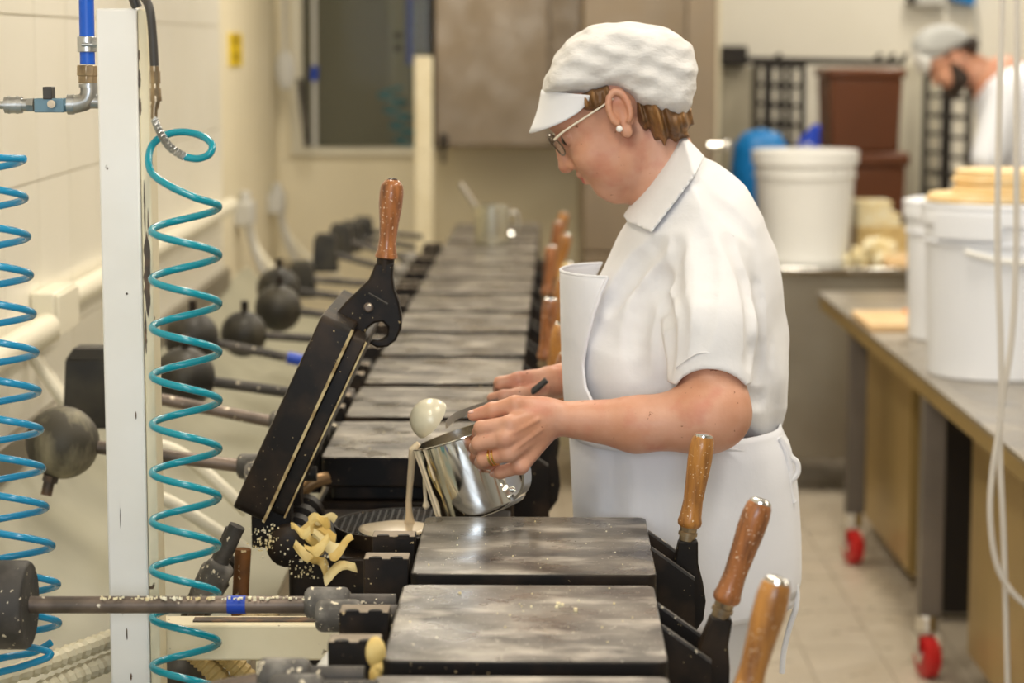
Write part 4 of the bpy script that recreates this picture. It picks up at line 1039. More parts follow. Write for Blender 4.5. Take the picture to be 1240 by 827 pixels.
# pedestal for the bag
simple('storage_box', MB().box((P(955, 0, 9.35).x, 9.25, 0), (P(993, 0, 9.35).x, 9.349, .965)).mesh('storage_box', M_paper), 'grey box under the blue bag behind the tub', 'box', bevel=.004)

# ---------------------------------------------------------------- black wire racks against the far wall
def rack(lab, xs_, yt, yb, D, rungs, D2=None):
    r = empty('wire_rack', (P(xs_[0], 0, D).x, D, 0)); tag(r, lab, 'rack')
    l0 = r.location
    X = [P(x, 100, D).x-l0.x for x in xs_]
    zt = P(0, yt, D).z
    for x in X:
        for dd in (0, .45): obj('upright', MB().box((x-.012, dd-.012, 0), (x+.012, dd+.012, zt)).mesh('upright', M_black2), r)
    for i in range(rungs):
        z = zt-.03-i*.085
        for dd in (0, .45): obj('rung', MB().cyl((X[0], dd, z), (X[-1], dd, z), .009, n=8).mesh('rung', M_black2), r)
        if i % 3 == 0:
            obj('tray_rail', MB().cyl((X[0], 0, z), (X[0], .45, z), .007, n=6).mesh('tray_rail', M_black2), r)
            obj('tray_rail', MB().cyl((X[-1], 0, z), (X[-1], .45, z), .007, n=6).mesh('tray_rail', M_black2), r)
    return r
rack('black wire tray rack left of the brown bins', (928, 946, 972), 72, 0, 10.0, 12)
rack('black wire tray rack directly behind the bearded man', (1144, 1174), 62, 0, 10.0, 12)
rl = empty('wall_rail', (P(870, 0, 10.55).x, 10.55, P(0, 76, 10.55).z)); tag(rl, 'black horizontal rail with hooks along the far wall', 'rail')
l0 = rl.location
obj('bar', MB().cyl(P(866, 72, 10.55)-l0, P(1092, 76, 10.55)-l0, .016, n=10).mesh('bar', M_black2), rl)
obj('bracket', MB().box((P(872, 0, 10.55).x-l0.x, -.03, -.015), (P(906, 0, 10.55).x-l0.x, .24, .075)).mesh('bracket', M_black2), rl, .01)
for xx in (940, 1062, 1078, 1094): obj('hook', MB().tube(spline([P(xx, 76, 10.53)-l0, P(xx, 70, 10.50)-l0, P(xx+5, 66, 10.48)-l0]), .010, 8).mesh('hook', M_black2), rl)
ps = MB().box((P(1093, 0, 10.66).x, 10.66, 0), (P(1140, 0, 10.66).x, 10.70, P(0, 78, 10.66).z))
simple('leaning_panel', ps.mesh('leaning_panel', mat('pale_panel', (.66, .62, .50), .6, var=((.55, .51, .40), 3, .4, .7))), 'pale worn panel standing between the bins and the rack', 'panel', bevel=.004)
ps = MB().box((P(874, 0, 10.64).x, 10.64, 0), (P(922, 0, 10.64).x, 10.67, P(0, 80, 10.64).z))
simple('leaning_panel', ps.mesh('leaning_panel', mat('grey_panel', (.50, .45, .34), .5, var=((.40, .36, .26), 4, .4, .7))), 'grey worn panel standing beside the tall steel cabinet', 'panel', bevel=.004)
# device on the far wall above the man
dv = empty('wall_device', P(1140, 4, 10.75)); tag(dv, 'grey wall device with a blue part at the top edge above the man', 'device')
l0 = dv.location
a = P(1106, 8, 10.75)-l0; b = P(1146, -25, 10.75)-l0
obj('device_body', MB().box((a.x, -.06, a.z), (b.x, .04, b.z)).mesh('device_body', M_paper), dv, .01)
a = P(1099, 6, 10.75)-l0; b = P(1106, -10, 10.75)-l0
obj('dark_end', MB().box((a.x, -.05, a.z), (b.x-.001, .03, b.z)).mesh('dark_end', M_dustiron), dv, .004)
a = P(1150, 8, 10.75)-l0; b = P(1178, -25, 10.75)-l0
obj('blue_part', MB().prism([(a.x, a.z+.03), (b.x, a.z), (b.x, b.z), (a.x, b.z)], -.07, .03).mesh('blue_part', M_bluep), dv, .006)
obj('cord', MB().tube(spline([P(1180, 4, 10.76)-l0, P(1184, 30, 10.76)-l0, P(1185, 80, 10.76)-l0]), .008, 8).mesh('cord', M_paper), dv)

# ---------------------------------------------------------------- steel work table on the right
M_legst = mat('leg_steel', (.16, .14, .12), .45, .5, var=((.22, .19, .16), 4, .4, .7))
zt = P(991, 353, 8.02).z; ZTAB = zt
XT = 1.066
tr = empty('work_table', (XT, 7.3, 0)); tag(tr, 'stainless steel work table with red castors on the right', 'table')
obj('table_top', MB().box((0, -3.9, zt-.012), (1.1, .72, zt)).mesh('table_top', M_brushed), tr, .002)
obj('edge_rail', MB().box((.004, -3.9, zt-.055), (.03, .70, zt-.0125)).mesh('edge_rail', M_warmsteel), tr, .003)
obj('end_rail', MB().box((.031, .67, zt-.055), (1.09, .70, zt-.0125)).mesh('end_rail', M_warmsteel), tr, .003)
for i, dd in enumerate((7.30, 5.96, 4.3)):
    for xx in (.0, .98):
        lg = obj('leg', MB().box((xx+.006, dd-7.3-.02, .165), (xx+.066, dd-7.3+.04, zt-.0555 if xx == 0 else zt-.0125)).mesh('leg', M_legst), tr, .004)
        if i < 2:
            c = Vector((xx+.03, dd-7.3-.02, 0))
            obj('castor_fork', MB().cyl((c.x, c.y+.02, .120), (c.x, c.y+.02, .1645), .03, n=16).box((c.x-.034, c.y-.03, .06), (c.x-.029, c.y+.045, .1195)).box((c.x+.029, c.y-.03, .06), (c.x+.034, c.y+.045, .1195)).mesh('castor_fork', M_steel), lg, .002)
            obj('castor_wheel', MB().lathe((c.x-.02, c.y-.005, .057), (c.x+.02, c.y+.005, .057), [(0, .048), (.006, .056), (.034, .056), (.040, .048)], 24).mesh('castor_wheel', M_redw), lg)
            obj('castor_hub', MB().cyl((c.x-.026, c.y-.0065, .057), (c.x+.026, c.y+.0065, .057), .018, n=14).mesh('castor_hub', M_steel), lg)
for i, (d0, d1) in enumerate(((6.80, 7.85), (4.2, 5.90))):
    r = empty('under_counter_unit', (1.19, d0, 0)); tag(r, ['farther', 'nearer'][i]+' warm reflecting steel unit under the work table', 'cabinet')
    obj('unit_body', MB().box((0.012, 0, .07), (.75, d1-d0, zt-.08)).mesh('unit_body', M_warmsteel), r, .004)
    obj('side_panel', MB().box((0, .01, .08), (.0115, (d1-d0)-.01, zt-.09)).mesh('side_panel', M_warmsteel), r, .003)
    for yy in (.06, d1-d0-.06): obj('foot', MB().cyl((.10, yy, 0), (.10, yy, .0695), .025).cyl((.66, yy, 0), (.66, yy, .0695), .025).mesh('foot', M_steel), r)
simple('gap_shade_slab', MB().box((1.20, 6.55, .02), (1.75, 6.62, zt-.02)).mesh('gap_shade_slab', M_black2), 'black divider slab for the shaded gap between the two units under the work table', 'shading')  # black slab stands in for the shade in the open gap

b1 = bucket('white_bucket', (1.262, 6.0, ZTAB), .172, .186, P(0, 250, 5.95).z-ZTAB, M_whiteb, 'big white bucket with wafers on its lid at the right edge', 'bucket', M_whiteb)
l0 = b1.location
hz = P(0, 285, 5.85).z-ZTAB
ear = MB()
pts = [(.188*math.cos(a)*1.03, .188*math.sin(a)*1.03) for a in np.linspace(math.radians(205), math.radians(262), 9)]
vs = []; fs = []
for i, (x, y) in enumerate(pts):
    s_ = 1.03
    vs += [(x, y, hz-.012), (x*s_, y*s_, hz-.012), (x*s_, y*s_, hz+.055), (x, y, hz+.055)]
for i in range(8):
    for q in range(4): fs.append((4*i+q, 4*i+4+q, 4*i+4+(q+1) % 4, 4*i+(q+1) % 4))
fs += [(0,1,2,3), (35,34,33,32)]
obj('grip_tab', MB().add(vs, fs).mesh('grip_tab', M_whiteb), b1, .004)
q = [(.200*math.cos(a), .200*math.sin(a), hz-.03-.035*math.sin((a-math.radians(225))*1.6)) for a in np.linspace(math.radians(235), math.radians(330), 16)]
obj('bucket_handle', MB().tube(q, .008, 8).mesh('bucket_handle', M_whitep), b1)
b2 = bucket('white_bucket', (P(1102, 0, 6.75).x+.172, 6.75, ZTAB), .155, .166, P(0, 246, 6.75).z-ZTAB, M_whiteb, 'white bucket half hidden behind the big one', 'bucket', M_whiteb)
# wafers lying on the big bucket
zl = P(0, 250, 5.95).z+.013
for i, (x0, x1, n, lab, t_) in enumerate([(1128, 1262, 2, 'broad bottom pair of flat wafers on the big white bucket', .010), (1160, 1275, 6, 'stack of thin wafers on top of the big white bucket', .0098)]):
    a = P(x0, 0, 5.98).x; b = P(x1, 0, 5.98).x
    r = empty('wafer_stack', ((a+b)/2, 5.98, zl)); tag(r, lab, 'wafers')
    for j in range(n):
        R = (b-a)/2*(1-.02*((j*7) % 3))
        obj('wafer', MB().lathe((.003*((j*5) % 3-1), .002*((j*3) % 3-1), j*t_+.0006), (0.003*((j*5) % 3-1), .002*((j*3) % 3-1), 1), [(0, R*.98), (.002, R), (t_*.8, R), (t_, R*.98)], 40).mesh('wafer', M_waf), r)
    zl += n*t_+.002
# board and knife on the table
bd = MB()
a = onz(1031, 384, ZTAB); b = onz(1108, 402, ZTAB)
bd.box((a.x, b.y, ZTAB+.0005), (a.x+.33, a.y, ZTAB+.022))
simple('cutting_board', bd.mesh('cutting_board', M_board), 'pale wooden board on the far end of the work table', 'board', bevel=.004)
kf = empty('knife', onz(1098, 379, ZTAB+.02)); tag(kf, 'black handled knife with an orange collar lying on the work table', 'knife')
obj('knife_handle', MB().cyl((.012, 0, 0), (.12, .01, 0), .012, n=10).mesh('knife_handle', M_black2), kf)
obj('collar', MB().cyl((-.012, -.001, 0), (.0115, 0, 0), .0135, n=10).mesh('collar', mat('orange_plastic', (.75, .25, .02), .4)), kf)
obj('blade', MB().box((-.14, -.012, -.002), (-.0125, .012, .002)).mesh('blade', M_steel), kf)
# hanging cables at the right edge
DCB = 4.35
c1 = [(1214, -760), (1214, -300), (1214, -40), (1212, 60), (1209, 180), (1208, 300), (1212, 420), (1212, 500), (1202, 570), (1199, 625), (1206, 680), (1222, 712), (1245, 735), (1290, 770)]
c2 = [(1231, -760), (1231, -300), (1231, -40), (1231, 60), (1231, 200), (1230, 330), (1224, 420), (1212, 500), (1211, 560), (1215, 640), (1218, 740), (1222, 900)]
for i, (c, lab) in enumerate(((c1, 'left pale hanging cable that swings out to the right edge'), (c2, 'right pale hanging cable falling straight down'))):
    q = [P(x, y, DCB+.02*i) for x, y in c]
    q = [v for v in q if .02 < v.z < 3.0]
    simple('hanging_cable', MB().tube(spline(q, 8), 3.9*px(DCB), 10).mesh('hanging_cable', M_cable), lab, 'cable')
# ---------------------------------------------------------------- people
def add_head(f, O, phi, s=1.0, yaw=0.0):
    Ax = Matrix.Rotation(yaw, 3, 'Z')
    F_ = Ax @ Vector((-math.cos(phi), 0, -math.sin(phi))); U_ = Ax @ Vector((-math.sin(phi), 0, math.cos(phi))); L_ = Ax @ Vector((0, -1, 0))
    R = np.array([[F_[i], L_[i], U_[i]] for i in range(3)])
    def Q(a, l, u): return O+(F_*a+L_*l+U_*u)*s
    e = lambda a, l, u, r, k=.012, mode='u', Rm=None: f.ell(Q(a, l, u), np.array(r)*s, k*s, R if Rm is None else Rm, mode)
    c = lambda p, q, r0, r1, k=.006, mode='u': f.cone(Q(*p), Q(*q), r0*s, r1*s, k*s, mode)
    e(-.010, 0, .042, (.088, .072, .074), .02)              # cranium
    e(.042, 0, -.022, (.050, .060, .078), .025)             # face mass
    e(.030, .030, -.055, (.045, .030, .040), .02); e(.030, -.030, -.055, (.045, .030, .040), .02)    # cheeks, jaw sides
    c((.066, -.014, -.082), (.066, .014, -.082), .0165, .0165, .016)     # chin
    c((.045, 0, -.092), (.020, 0, -.085), .022, .030, .02)   # under the chin
    e(.064, 0, .036, (.030, .056, .020), .015)              # brow
    c((.092, 0, .010), (.1005, 0, -.024), .0060, .0085, .007) # nose bridge
    e(.1000, 0, -.028, (.0105, .0115, .0100), .006)           # nose tip
    for sg in (-1, 1):
        e(.0905, sg*.0125, -.0305, (.0085, .0065, .0072), .004)   # wings
        e(.0935, sg*.0075, -.0400, (.0055, .0036, .0030), .002, 'd')  # nostrils
        e(.094, sg*.031, .006, (.016, .019, .012), .010, 'd')       # sockets
        e(.0745, sg*.031, .006, (.0125, .0125, .0125), .003)         # eyeballs / lids
        c((.0805, sg*.020, .012), (.0765, sg*.044, .010), .0038, .0034, .003)  # upper lid
        e(.065, sg*.042, -.030, (.022, .020, .022), .015)            # cheek bones
    c((.0880, 0, -.0475), (.072, .022, -.0535), .0058, .0035, .004); c((.0880, 0, -.0475), (.072, -.022, -.0535), .0058, .0035, .004)   # upper lip
    c((.0850, 0, -.0595), (.071, .019, -.0565), .0062, .0035, .003); c((.0850, 0, -.0595), (.071, -.019, -.0565), .0062, .0035, .003)   # lower lip
    c((.095, 0, -.0535), (.074, .024, -.0552), .0013, .0010, .0015, 'd'); c((.095, 0, -.0535), (.074, -.024, -.0552), .0013, .0010, .0015, 'd')  # mouth line
    for sg in (-1, 1):                                         # ears
        l = sg*.0755
        th = np.linspace(-.35*math.pi, 1.25*math.pi, 15)
        pts = [(-.004-.0145*math.cos(t)*(1.0)-.004*math.sin(t), l+sg*.006, .008+.0235*math.sin(t)) for t in th]
        for a, b in zip(pts[:-1], pts[1:]): c(a, b, .0042, .0042, .003)
        e(-.006, sg*.0735, .004, (.0150, .0060, .0255), .004)
        e(-.004, sg*.082, .004, (.0085, .006, .0150), .003, 'd')
        e(.0030, l+sg*.001, -.0245, (.0085, .0055, .0095), .005)       # lobe
        e(.008, l, -.002, (.005, .006, .008), .004)                      # tragus
    return Q, R
def PXZ(pts, D): return [(P(x, y, D).x, P(x, y, D).z) for x, y in pts]

# ---- the woman
DW = 3.30
O = P(747, 137, DW)
PHI = math.radians(31)
bodyM = MB()
hf = Field((P(655, 0, DW).x, DW-.12, P(0, 300, DW).z), (P(865, 0, DW).x, DW+.12, P(0, 20, DW).z), .0022)
Q, RH = add_head(hf, O, PHI)
hf.cone(P(793, 165, DW), P(818, 262, DW), .046, .058, .018)            # neck
hf.cone(P(748, 233, DW), P(782, 222, DW), .0125, .024, .014)           # soft double chin
hf.mb(bodyM)
nhead = len(bodyM.f)
# near (left) arm and hand
af = Field((P(558, 0, 3.0).x, 2.94, P(0, 590, 3.0).z), (P(925, 0, 3.1).x, 3.22, P(0, 420, 3.1).z), .0022)
DA = 3.075
af.cone(P(861, 438, 3.105), P(866, 500, DA), .043, .044, .01)        # upper arm
af.cone(P(866, 500, DA), P(850, 506, DA-.005), .046, .044, .02)
af.cone(P(850, 507, DA-.005), P(770, 514, DA), .0445, .036, .02)
af.cone(P(770, 514, DA), P(672, 506, DA+.005), .036, .0225, .015)
wr = P(668, 505, DA+.005)
MC = [P(618, 513, 3.038), P(612, 531, 3.032), P(616, 549, 3.036), P(630, 565, 3.048)]
PI = [P(583, 518, 3.048), P(580, 537, 3.046), P(586, 556, 3.050), P(606, 572, 3.058)]
DI = [P(580, 524, 3.074), P(577, 542, 3.074), P(583, 560, 3.076), P(600, 576, 3.080)]
TI = [P(596, 526, 3.086), P(592, 544, 3.086), P(598, 562, 3.088), P(614, 578, 3.090)]
for i in range(4):
    rp = [.0110, .0113, .0108, .0095][i]
    st = wr+Vector((0, (-.004, -.006, -.004, .002)[i], (.010, .003, -.005, -.012)[i]))
    af.cone(st, MC[i], .0145, rp+.0015, .010)
    af.cone(MC[i], PI[i], rp, rp*.93, .0035)
    af.cone(PI[i], DI[i], rp*.92, rp*.85, .003)
    af.cone(DI[i], TI[i], rp*.85, rp*.75, .003)
    af.ell(MC[i]+Vector((0, -.004, .001)), (.010, .007, .0085), .006)
af.ell((wr+MC[1])/2+Vector((.0, .018, -.004)), (.030, .016, .026), .012)       # palm
# thumb on top of the handle
T0, T1, T2, T3 = P(655, 494, 3.075), P(624, 490, 3.058), P(596, 497, 3.060), P(573, 503, 3.066)
af.cone(T0, T1, .0155, .0125, .010); af.cone(T1, T2, .0120, .0105, .004); af.cone(T2, T3, .0105, .0080, .003)
af.ell(T2, (.0105, .0095, .0112), .004)
af.cone(P(652, 508, 3.045), P(616, 527, 3.022), .0020, .0018, .004)
af.cone(P(655, 520, 3.048), P(620, 546, 3.026), .0020, .0018, .004)
af.mb(bodyM)
# far (right) forearm and hand round the ladle handle
rf = Field((P(575, 0, 3.4).x, 3.26, P(0, 520, 3.4).z), (P(800, 0, 3.5).x, 3.60, P(0, 400, 3.4).z), .0026)
rf.cone(P(790, 440, 3.50), P(668, 463, 3.41), .040, .0245, .01)
wr2 = P(662, 464, 3.405)
MC2 = [P(628, 460, 3.370), P(625, 468, 3.378), P(628, 476, 3.388), P(636, 484, 3.40)]
for i in range(4):
    a = MC2[i]; b = P(606+3*i, 464+6.5*i, 3.372+.010*i); c = P(604+4*i, 472+6*i, 3.396+.006*i)
    rf.cone(wr2+Vector((0, -.006+.006*i, .008-.006*i)), a, .016, .0125, .010)
    rf.cone(a, b, .0112, .0102, .004); rf.cone(b, c, .0102, .009, .003)
rf.ell(P(645, 470, 3.385), (.026, .02, .022), .01)
for a, b, r0, r1 in ((P(654, 473, 3.372), P(630, 478, 3.352), .014, .0115), (P(630, 478, 3.352), P(610, 480, 3.352), .0112, .0098), (P(610, 480, 3.352), P(596, 482, 3.36), .0098, .008)):
    rf.cone(a, b, r0, r1, .005)
rf.mb(bodyM)
# trunk and legs under the clothes
tf = Field((.08, 3.06, -.0), (.44, 3.54, 1.50), .012)
tf.cone(P(815, 255, DW), P(830, 420, DW), .055, .10, .03); tf.cone(P(830, 420, DW), P(838, 560, DW), .10, .12, .03)
for sg in (-1, 1):
    hip = P(842, 590, DW)+Vector((0, sg*.075, 0)); kn_ = Vector((hip.x-.01, hip.y+sg*.01, .47)); an = Vector((hip.x+.02, hip.y+sg*.015, .07))
    tf.cone(hip, kn_, .078, .055, .02); tf.cone(kn_, an, .052, .036, .01); tf.cone((an.x, an.y, .042), (an.x-.13, an.y, .034), .036, .03, .01)
tf.cone(P(850, 330, 3.22), P(860, 440, 3.12), .036, .034, .02); tf.cone(P(845, 310, DW+.10), P(850, 420, 3.47), .05, .045, .02); tf.cone(P(850, 420, 3.47), P(785, 442, 3.50), .045, .04, .02)
tf.mb(bodyM)
bme = bodyM.mesh('person', M_skin, 0); bme.shade_smooth()
wom = obj('person', bme); tag(wom, 'woman in white cap, apron and short sleeved shirt pouring batter at the open iron', 'person')
# lips and eye tint by small separate pieces
obj('eye', MB().ball(Q(.0775, .031, .006), .0105, 16, 10).ball(Q(.0775, -.031, .006), .0105, 16, 10).mesh('eye', M_eye), wom)
lp = Field(tuple(Q(.08, 0, -.053)-Vector((.03, .04, .03))), tuple(Q(.08, 0, -.053)+Vector((.03, .04, .03))), .0015)
for sg in (-1, 1):
    lp.cone(Q(.0887, 0, -.0490), Q(.0735, sg*.021, -.0540), .0050, .0026, .003); lp.cone(Q(.0860, 0, -.0590), Q(.0725, sg*.018, -.0565), .0056, .0026, .003)
lp.cone(Q(.099, 0, -.0535), Q(.074, .026, -.0552), .0013, .0009, .001, 'd'); lp.cone(Q(.099, 0, -.0535), Q(.074, -.026, -.0552), .0013, .0009, .001, 'd')
lpm = lp.mb().mesh('lips', M_lip, 0); lpm.shade_smooth(); obj('lips', lpm, wom)

# hair: sideburn and nape
hh = Field((P(690, 0, DW).x, DW-.115, P(0, 190, DW).z), (P(850, 0, DW).x, DW+.115, P(0, 60, DW).z), .0024)
def wob(X, Y, Z): return .0016*np.sin(330*(X+.35*Z)+40*Y)+.0012*np.sin(520*(X+.25*Z)-30*Y)
hh.poly(PXZ([(700, 112), (712, 104), (735, 98), (742, 112), (738, 124), (730, 132), (716, 136), (701, 131)], DW), DW, .083, .014, .004, p=3, wob=lambda X, Y, Z: .3*wob(X, Y, Z))
hh.poly(PXZ([(762, 112), (800, 110), (835, 130), (838, 150), (832, 158), (836, 166), (826, 168), (818, 176), (812, 170), (800, 181), (796, 172), (788, 176), (778, 158), (768, 150), (764, 135)], DW), DW, .084, .032, .004, wob=wob)
hm_ = hh.mb().mesh('hair', M_hair, 0); hm_.shade_smooth(); obj('hair', hm_, wom)

# cap with visor
cf = Field((P(630, 0, DW).x, DW-.13, P(0, 172, DW).z), (P(855, 0, DW).x, DW+.13, P(0, 15, DW).z), .0028)
capo = [(656, 112), (661, 92), (670, 72), (682, 54), (698, 40), (715, 32), (735, 27), (760, 27), (790, 30), (808, 34), (822, 42), (835, 53), (841, 66), (843, 85), (841, 108), (836, 126), (828, 142), (815, 144), (798, 141), (780, 134), (766, 127), (757, 117), (746, 110), (735, 109), (724, 112), (712, 116), (685, 116)]
def cw(X, Y, Z):
    return .0012*np.sin(90*X+55*Z+30*np.sin(9*Z+6*X)+18*Y)*np.sin(40*Z-25*X+22*Y)+.0008*np.sin(210*Z-80*X+55*Y)*np.sin(60*X+40*Y)
cf.poly(PXZ(capo, DW), DW, .092, .045, .01, wob=cw, p=3)
cm = cf.mb().mesh('cap', M_cap, 0); cm.shade_smooth(); cap = obj('cap', cm, wom)
vz = []; fs = []
nv, nu = 9, 25
for i in range(nu):               # visor: arc from ear to ear sloping down and forward
    th = math.radians(-88+176*i/(nu-1))
    for j in range(nv):
        t = j/(nv-1)
        ct = max(math.cos(th), 0); rx = 714-58*ct; ry = 114-5*ct; ex = ct**.5
        sxp = rx-15*ex*t+2.5*math.sin(math.pi*t)*ex; syp = ry+52*ex*t
        vz.append(P(sxp, syp, DW)+Vector((0, -.082*math.sin(th)*(1-.05*t), 0)))
for i in range(nu-1):
    for j in range(nv-1): fs.append((i*nv+j, (i+1)*nv+j, (i+1)*nv+j+1, i*nv+j+1))
vo = obj('visor', MB().add(vz, fs).mesh('visor', M_visor, 0), cap); vo.data.shade_smooth()
md = vo.modifiers.new('thick', 'SOLIDIFY'); md.thickness = .0022; md.offset = 0

# glasses, earring, ring
gl = empty('glasses', Q(.1, 0, .0)); gl.parent = wom; gl['label'] = 'thin framed spectacles'
gi = gl.location.copy()
lens_c = []
for sg in (-1, 1):
    ring = []
    for k in range(28):
        a = 2*math.pi*k/28
        y_ = .0245*math.copysign(abs(math.cos(a))**.8, math.cos(a)); z_ = .0165*math.copysign(abs(math.sin(a))**.8, math.sin(a))
        ring.append(Q(.1005-.010*((sg*.034+y_)/.06)**2+.14*z_, sg*.034+y_, .006+z_)-gi)
    obj('rim', MB().tube(ring+[ring[0], ring[1]], .0012, 6).mesh('rim', M_frame), gl)
    cen = sum(ring, Vector())/28
    le = MB().add([r_ for r_ in ring]+[cen], [(k, (k+1) % 28, 28) for k in range(28)])
    lo_ = obj('lens', le.mesh('lens', M_lens, 0), gl); sd = lo_.modifiers.new('thick', 'SOLIDIFY'); sd.thickness = .0015
    obj('temple', MB().tube(spline([Q(.096, sg*.060, .016)-gi, Q(.075, sg*.074, .020)-gi, Q(.03, sg*.0795, .022)-gi, Q(-.004, sg*.081, .024)-gi], 5), [.0019]*4+[.0014]*12, 8).mesh('temple', M_temple), gl)
    obj('hinge', MB().ball(Q(.097, sg*.059, .016)-gi, .0035, 10, 6).mesh('hinge', M_frame), gl)
obj('bridge', MB().tube(spline([Q(.1015, -.011, .010)-gi, Q(.1035, 0, .013)-gi, Q(.1015, .011, .010)-gi]), .0012, 6).mesh('bridge', M_frame), gl)
obj('earring', MB().ball(P(750, 156, DW-.084), .0047, 16, 10).mesh('earring', M_pearl), wom)
rg = empty('finger_ring', (MC[2]+PI[2])/2); rg.name = 'finger_ring'; rg.parent = wom
dr_ = (PI[2]-MC[2]).normalized(); cc = MC[2]+(PI[2]-MC[2])*.62-rg.location
for off in (-.0026, .0026):
    obj('ring_band', MB().lathe(cc+dr_*(off-.0016), cc+dr_*(off+.0016), [(0, .0112), (.0004, .0120), (.0028, .0120), (.0032, .0112)], 24).mesh('ring_band', M_gold), rg)
# thumb nail
tn = obj('thumb_nail', MB().ball(T3+Vector((-.001, -.0045, .005)), .0055, 10, 6, (1.2, .5, .45)).mesh('thumb_nail', mat('nail', (.75, .45, .36), .25)), wom)

# shirt
JO = [(826, 172), (840, 180), (868, 196), (900, 226), (925, 260), (940, 300), (948, 350), (953, 400), (954, 450), (951, 490), (942, 522), (930, 545), (705, 545), (697, 500), (692, 450), (694, 410), (706, 370), (722, 338), (735, 312), (750, 285), (772, 252), (795, 215)]
JP = np.array(PXZ(JO, DW)); JW, JS = .150, .115
jf = Field((P(675, 0, DW).x, 3.02, P(0, 560, DW).z), (P(965, 0, DW).x, 3.56, P(0, 160, DW).z), .0034)
def jw(X, Y, Z):
    a = .0035*np.sin(38*X-26*Z+14*Y)*np.sin(21*Z+17*X)
    return a+.0020*np.sin(75*X+42*Z+20*Y)*np.clip((1.42-Z)/.2, .2, 1)
jf.poly(JP, DW, JW, JS, .01, wob=jw)
zc = lambda y, D: P(0, y, D).z
slv = Field(jf.lo, (jf.ax[0][-1], jf.ax[1][-1], jf.ax[2][-1]), .0034)
slv.cone(P(854, 318, 3.195), P(859, 400, 3.115), .062, .060, .02); slv.cone(P(859, 400, 3.115), P(860, 490, 3.088), .060, .058, .02)
c0 = P(860, 492, DA); 
slv.op(lambda X, Y, Z: np.sqrt((X-c0.x)**2+((Z-c0.z)*1.0)**2)-.0545+0*Y, (jf.lo[0], 2.9, c0.z-.08), (jf.ax[0][-1], 3.4, c0.z+.08), .004, 'd')
slv.op(lambda X, Y, Z: (Z-zc(466, DA))+0*X+0*Y, (jf.lo[0], 2.9, jf.lo[2]), (jf.ax[0][-1], 3.6, zc(466, DA)+.03), .003, 'd')
# folds running down the sleeve
Xg = slv.ax[0][:,None,None]; Yg = slv.ax[1][None,:,None]; Zg = slv.ax[2][None,None,:]
slv.F = slv.F+(.0012*np.sin(60*Xg+30*Zg+25*Yg)*np.clip((1.36-Zg)/.1, 0, 1)).astype(np.float32)
n0 = min(slv.F.shape[0], jf.F.shape[0]); n1 = min(slv.F.shape[1], jf.F.shape[1]); n2 = min(slv.F.shape[2], jf.F.shape[2])
jf.F[:n0,:n1,:n2] = smin(jf.F[:n0,:n1,:n2], slv.F[:n0,:n1,:n2], .010)
slr = jf
jf.cone(P(850, 318, DW+.100), P(845, 440, 3.465), .062, .058, .02)
def surfy(x, z, f=None):
    f = f or jf
    i = int(round((x-f.lo[0])/f.h)); kk = int(round((z-f.lo[2])/f.h))
    if not (0 <= i < f.F.shape[0] and 0 <= kk < f.F.shape[2]): return None
    col = f.F[i, :, kk]; w_ = np.where(col < 0)[0]
    return float(f.ax[1][w_[0]]) if len(w_) else None
def onsurf(pts_px, dep, nD=3.1, n=6):
    out = []
    for v in spline([(x, y, 0) for x, y in pts_px], n):
        w = P(v.x, v.y, nD); s_ = surfy(w.x, w.z)
        if s_ is None: continue
        w = P(v.x, v.y, s_); out.append(Vector((w.x, s_-dep, w.z)))
    return out
def nrm(p):
    g = []
    for a in range(3):
        ii = [int(round((p[b]-jf.lo[b])/jf.h)) for b in range(3)]
        ii = [min(max(v, 1), jf.F.shape[b]-2) for b, v in enumerate(ii)]
        hi_ = list(ii); lo_ = list(ii); hi_[a] += 1; lo_[a] -= 1
        g.append(float(jf.F[tuple(hi_)]-jf.F[tuple(lo_)]))
    v = Vector(g); return v.normalized() if v.length > 1e-9 else Vector((0, -1, 0))
def fold(pts_px, depth, wide=.020, mode='d'):
    q = onsurf(pts_px, 0); n = len(q)
    if n < 3: return
    ns_ = [nrm(p) for p in q]
    cs = []
    for i in range(n):
        e = math.sin(math.pi*i/(n-1))
        cs.append(q[i]+ns_[i]*(wide+.003-(depth+.003)*e)*(1 if mode == 'd' else -1))
    for i in range(n-1):
        if (q[i]-q[i+1]).length < .03: jf.cone(cs[i], cs[i+1], wide, wide, .007, mode)
fold([(802, 315), (805, 360), (809, 410), (812, 450)], .010, .018)
fold([(880, 290), (898, 330), (908, 370), (909, 415), (903, 440)], .0055, .022)
fold([(898, 300), (914, 335), (924, 380), (922, 425), (915, 465)], .007, .020)
fold([(930, 340), (937, 385), (937, 430), (928, 475)], .0045, .020)
fold([(896, 478), (918, 484), (945, 478)], .006, .018)
fold([(852, 292), (858, 340), (852, 395), (842, 425)], .0045, .024)
fold([(822, 300), (818, 345), (824, 400), (822, 440)], .005, .022)
fold([(800, 300), (780, 318), (760, 345), (745, 372)], .0045, .022)
fold([(796, 335), (780, 370), (772, 410), (776, 450)], .005, .024)
fold([(845, 225), (868, 250), (900, 275), (925, 300)], .0035, .024)
def seamline(pts):
    q = onsurf(pts, 0, n=8)
    q = [p+nrm(p)*.0004 for p in q]
    return [sum((q[min(max(i+d, 0), len(q)-1)] for d in (-2, -1, 0, 1, 2)), Vector())/5 for i in range(len(q))]
seam1 = seamline([(803, 318), (806, 300), (818, 284), (840, 274), (868, 275), (890, 287)])
seam2 = seamline([(818, 446), (832, 435), (848, 427), (872, 429), (888, 436), (900, 443)])
jm = jf.mb().mesh('shirt', M_cloth, 0); jm.shade_smooth(); shirt = obj('shirt', jm, wom)
for q in (seam1, seam2):
    obj('seam', MB().tube(q, .0011, 6).mesh('seam', M_cloth), shirt)
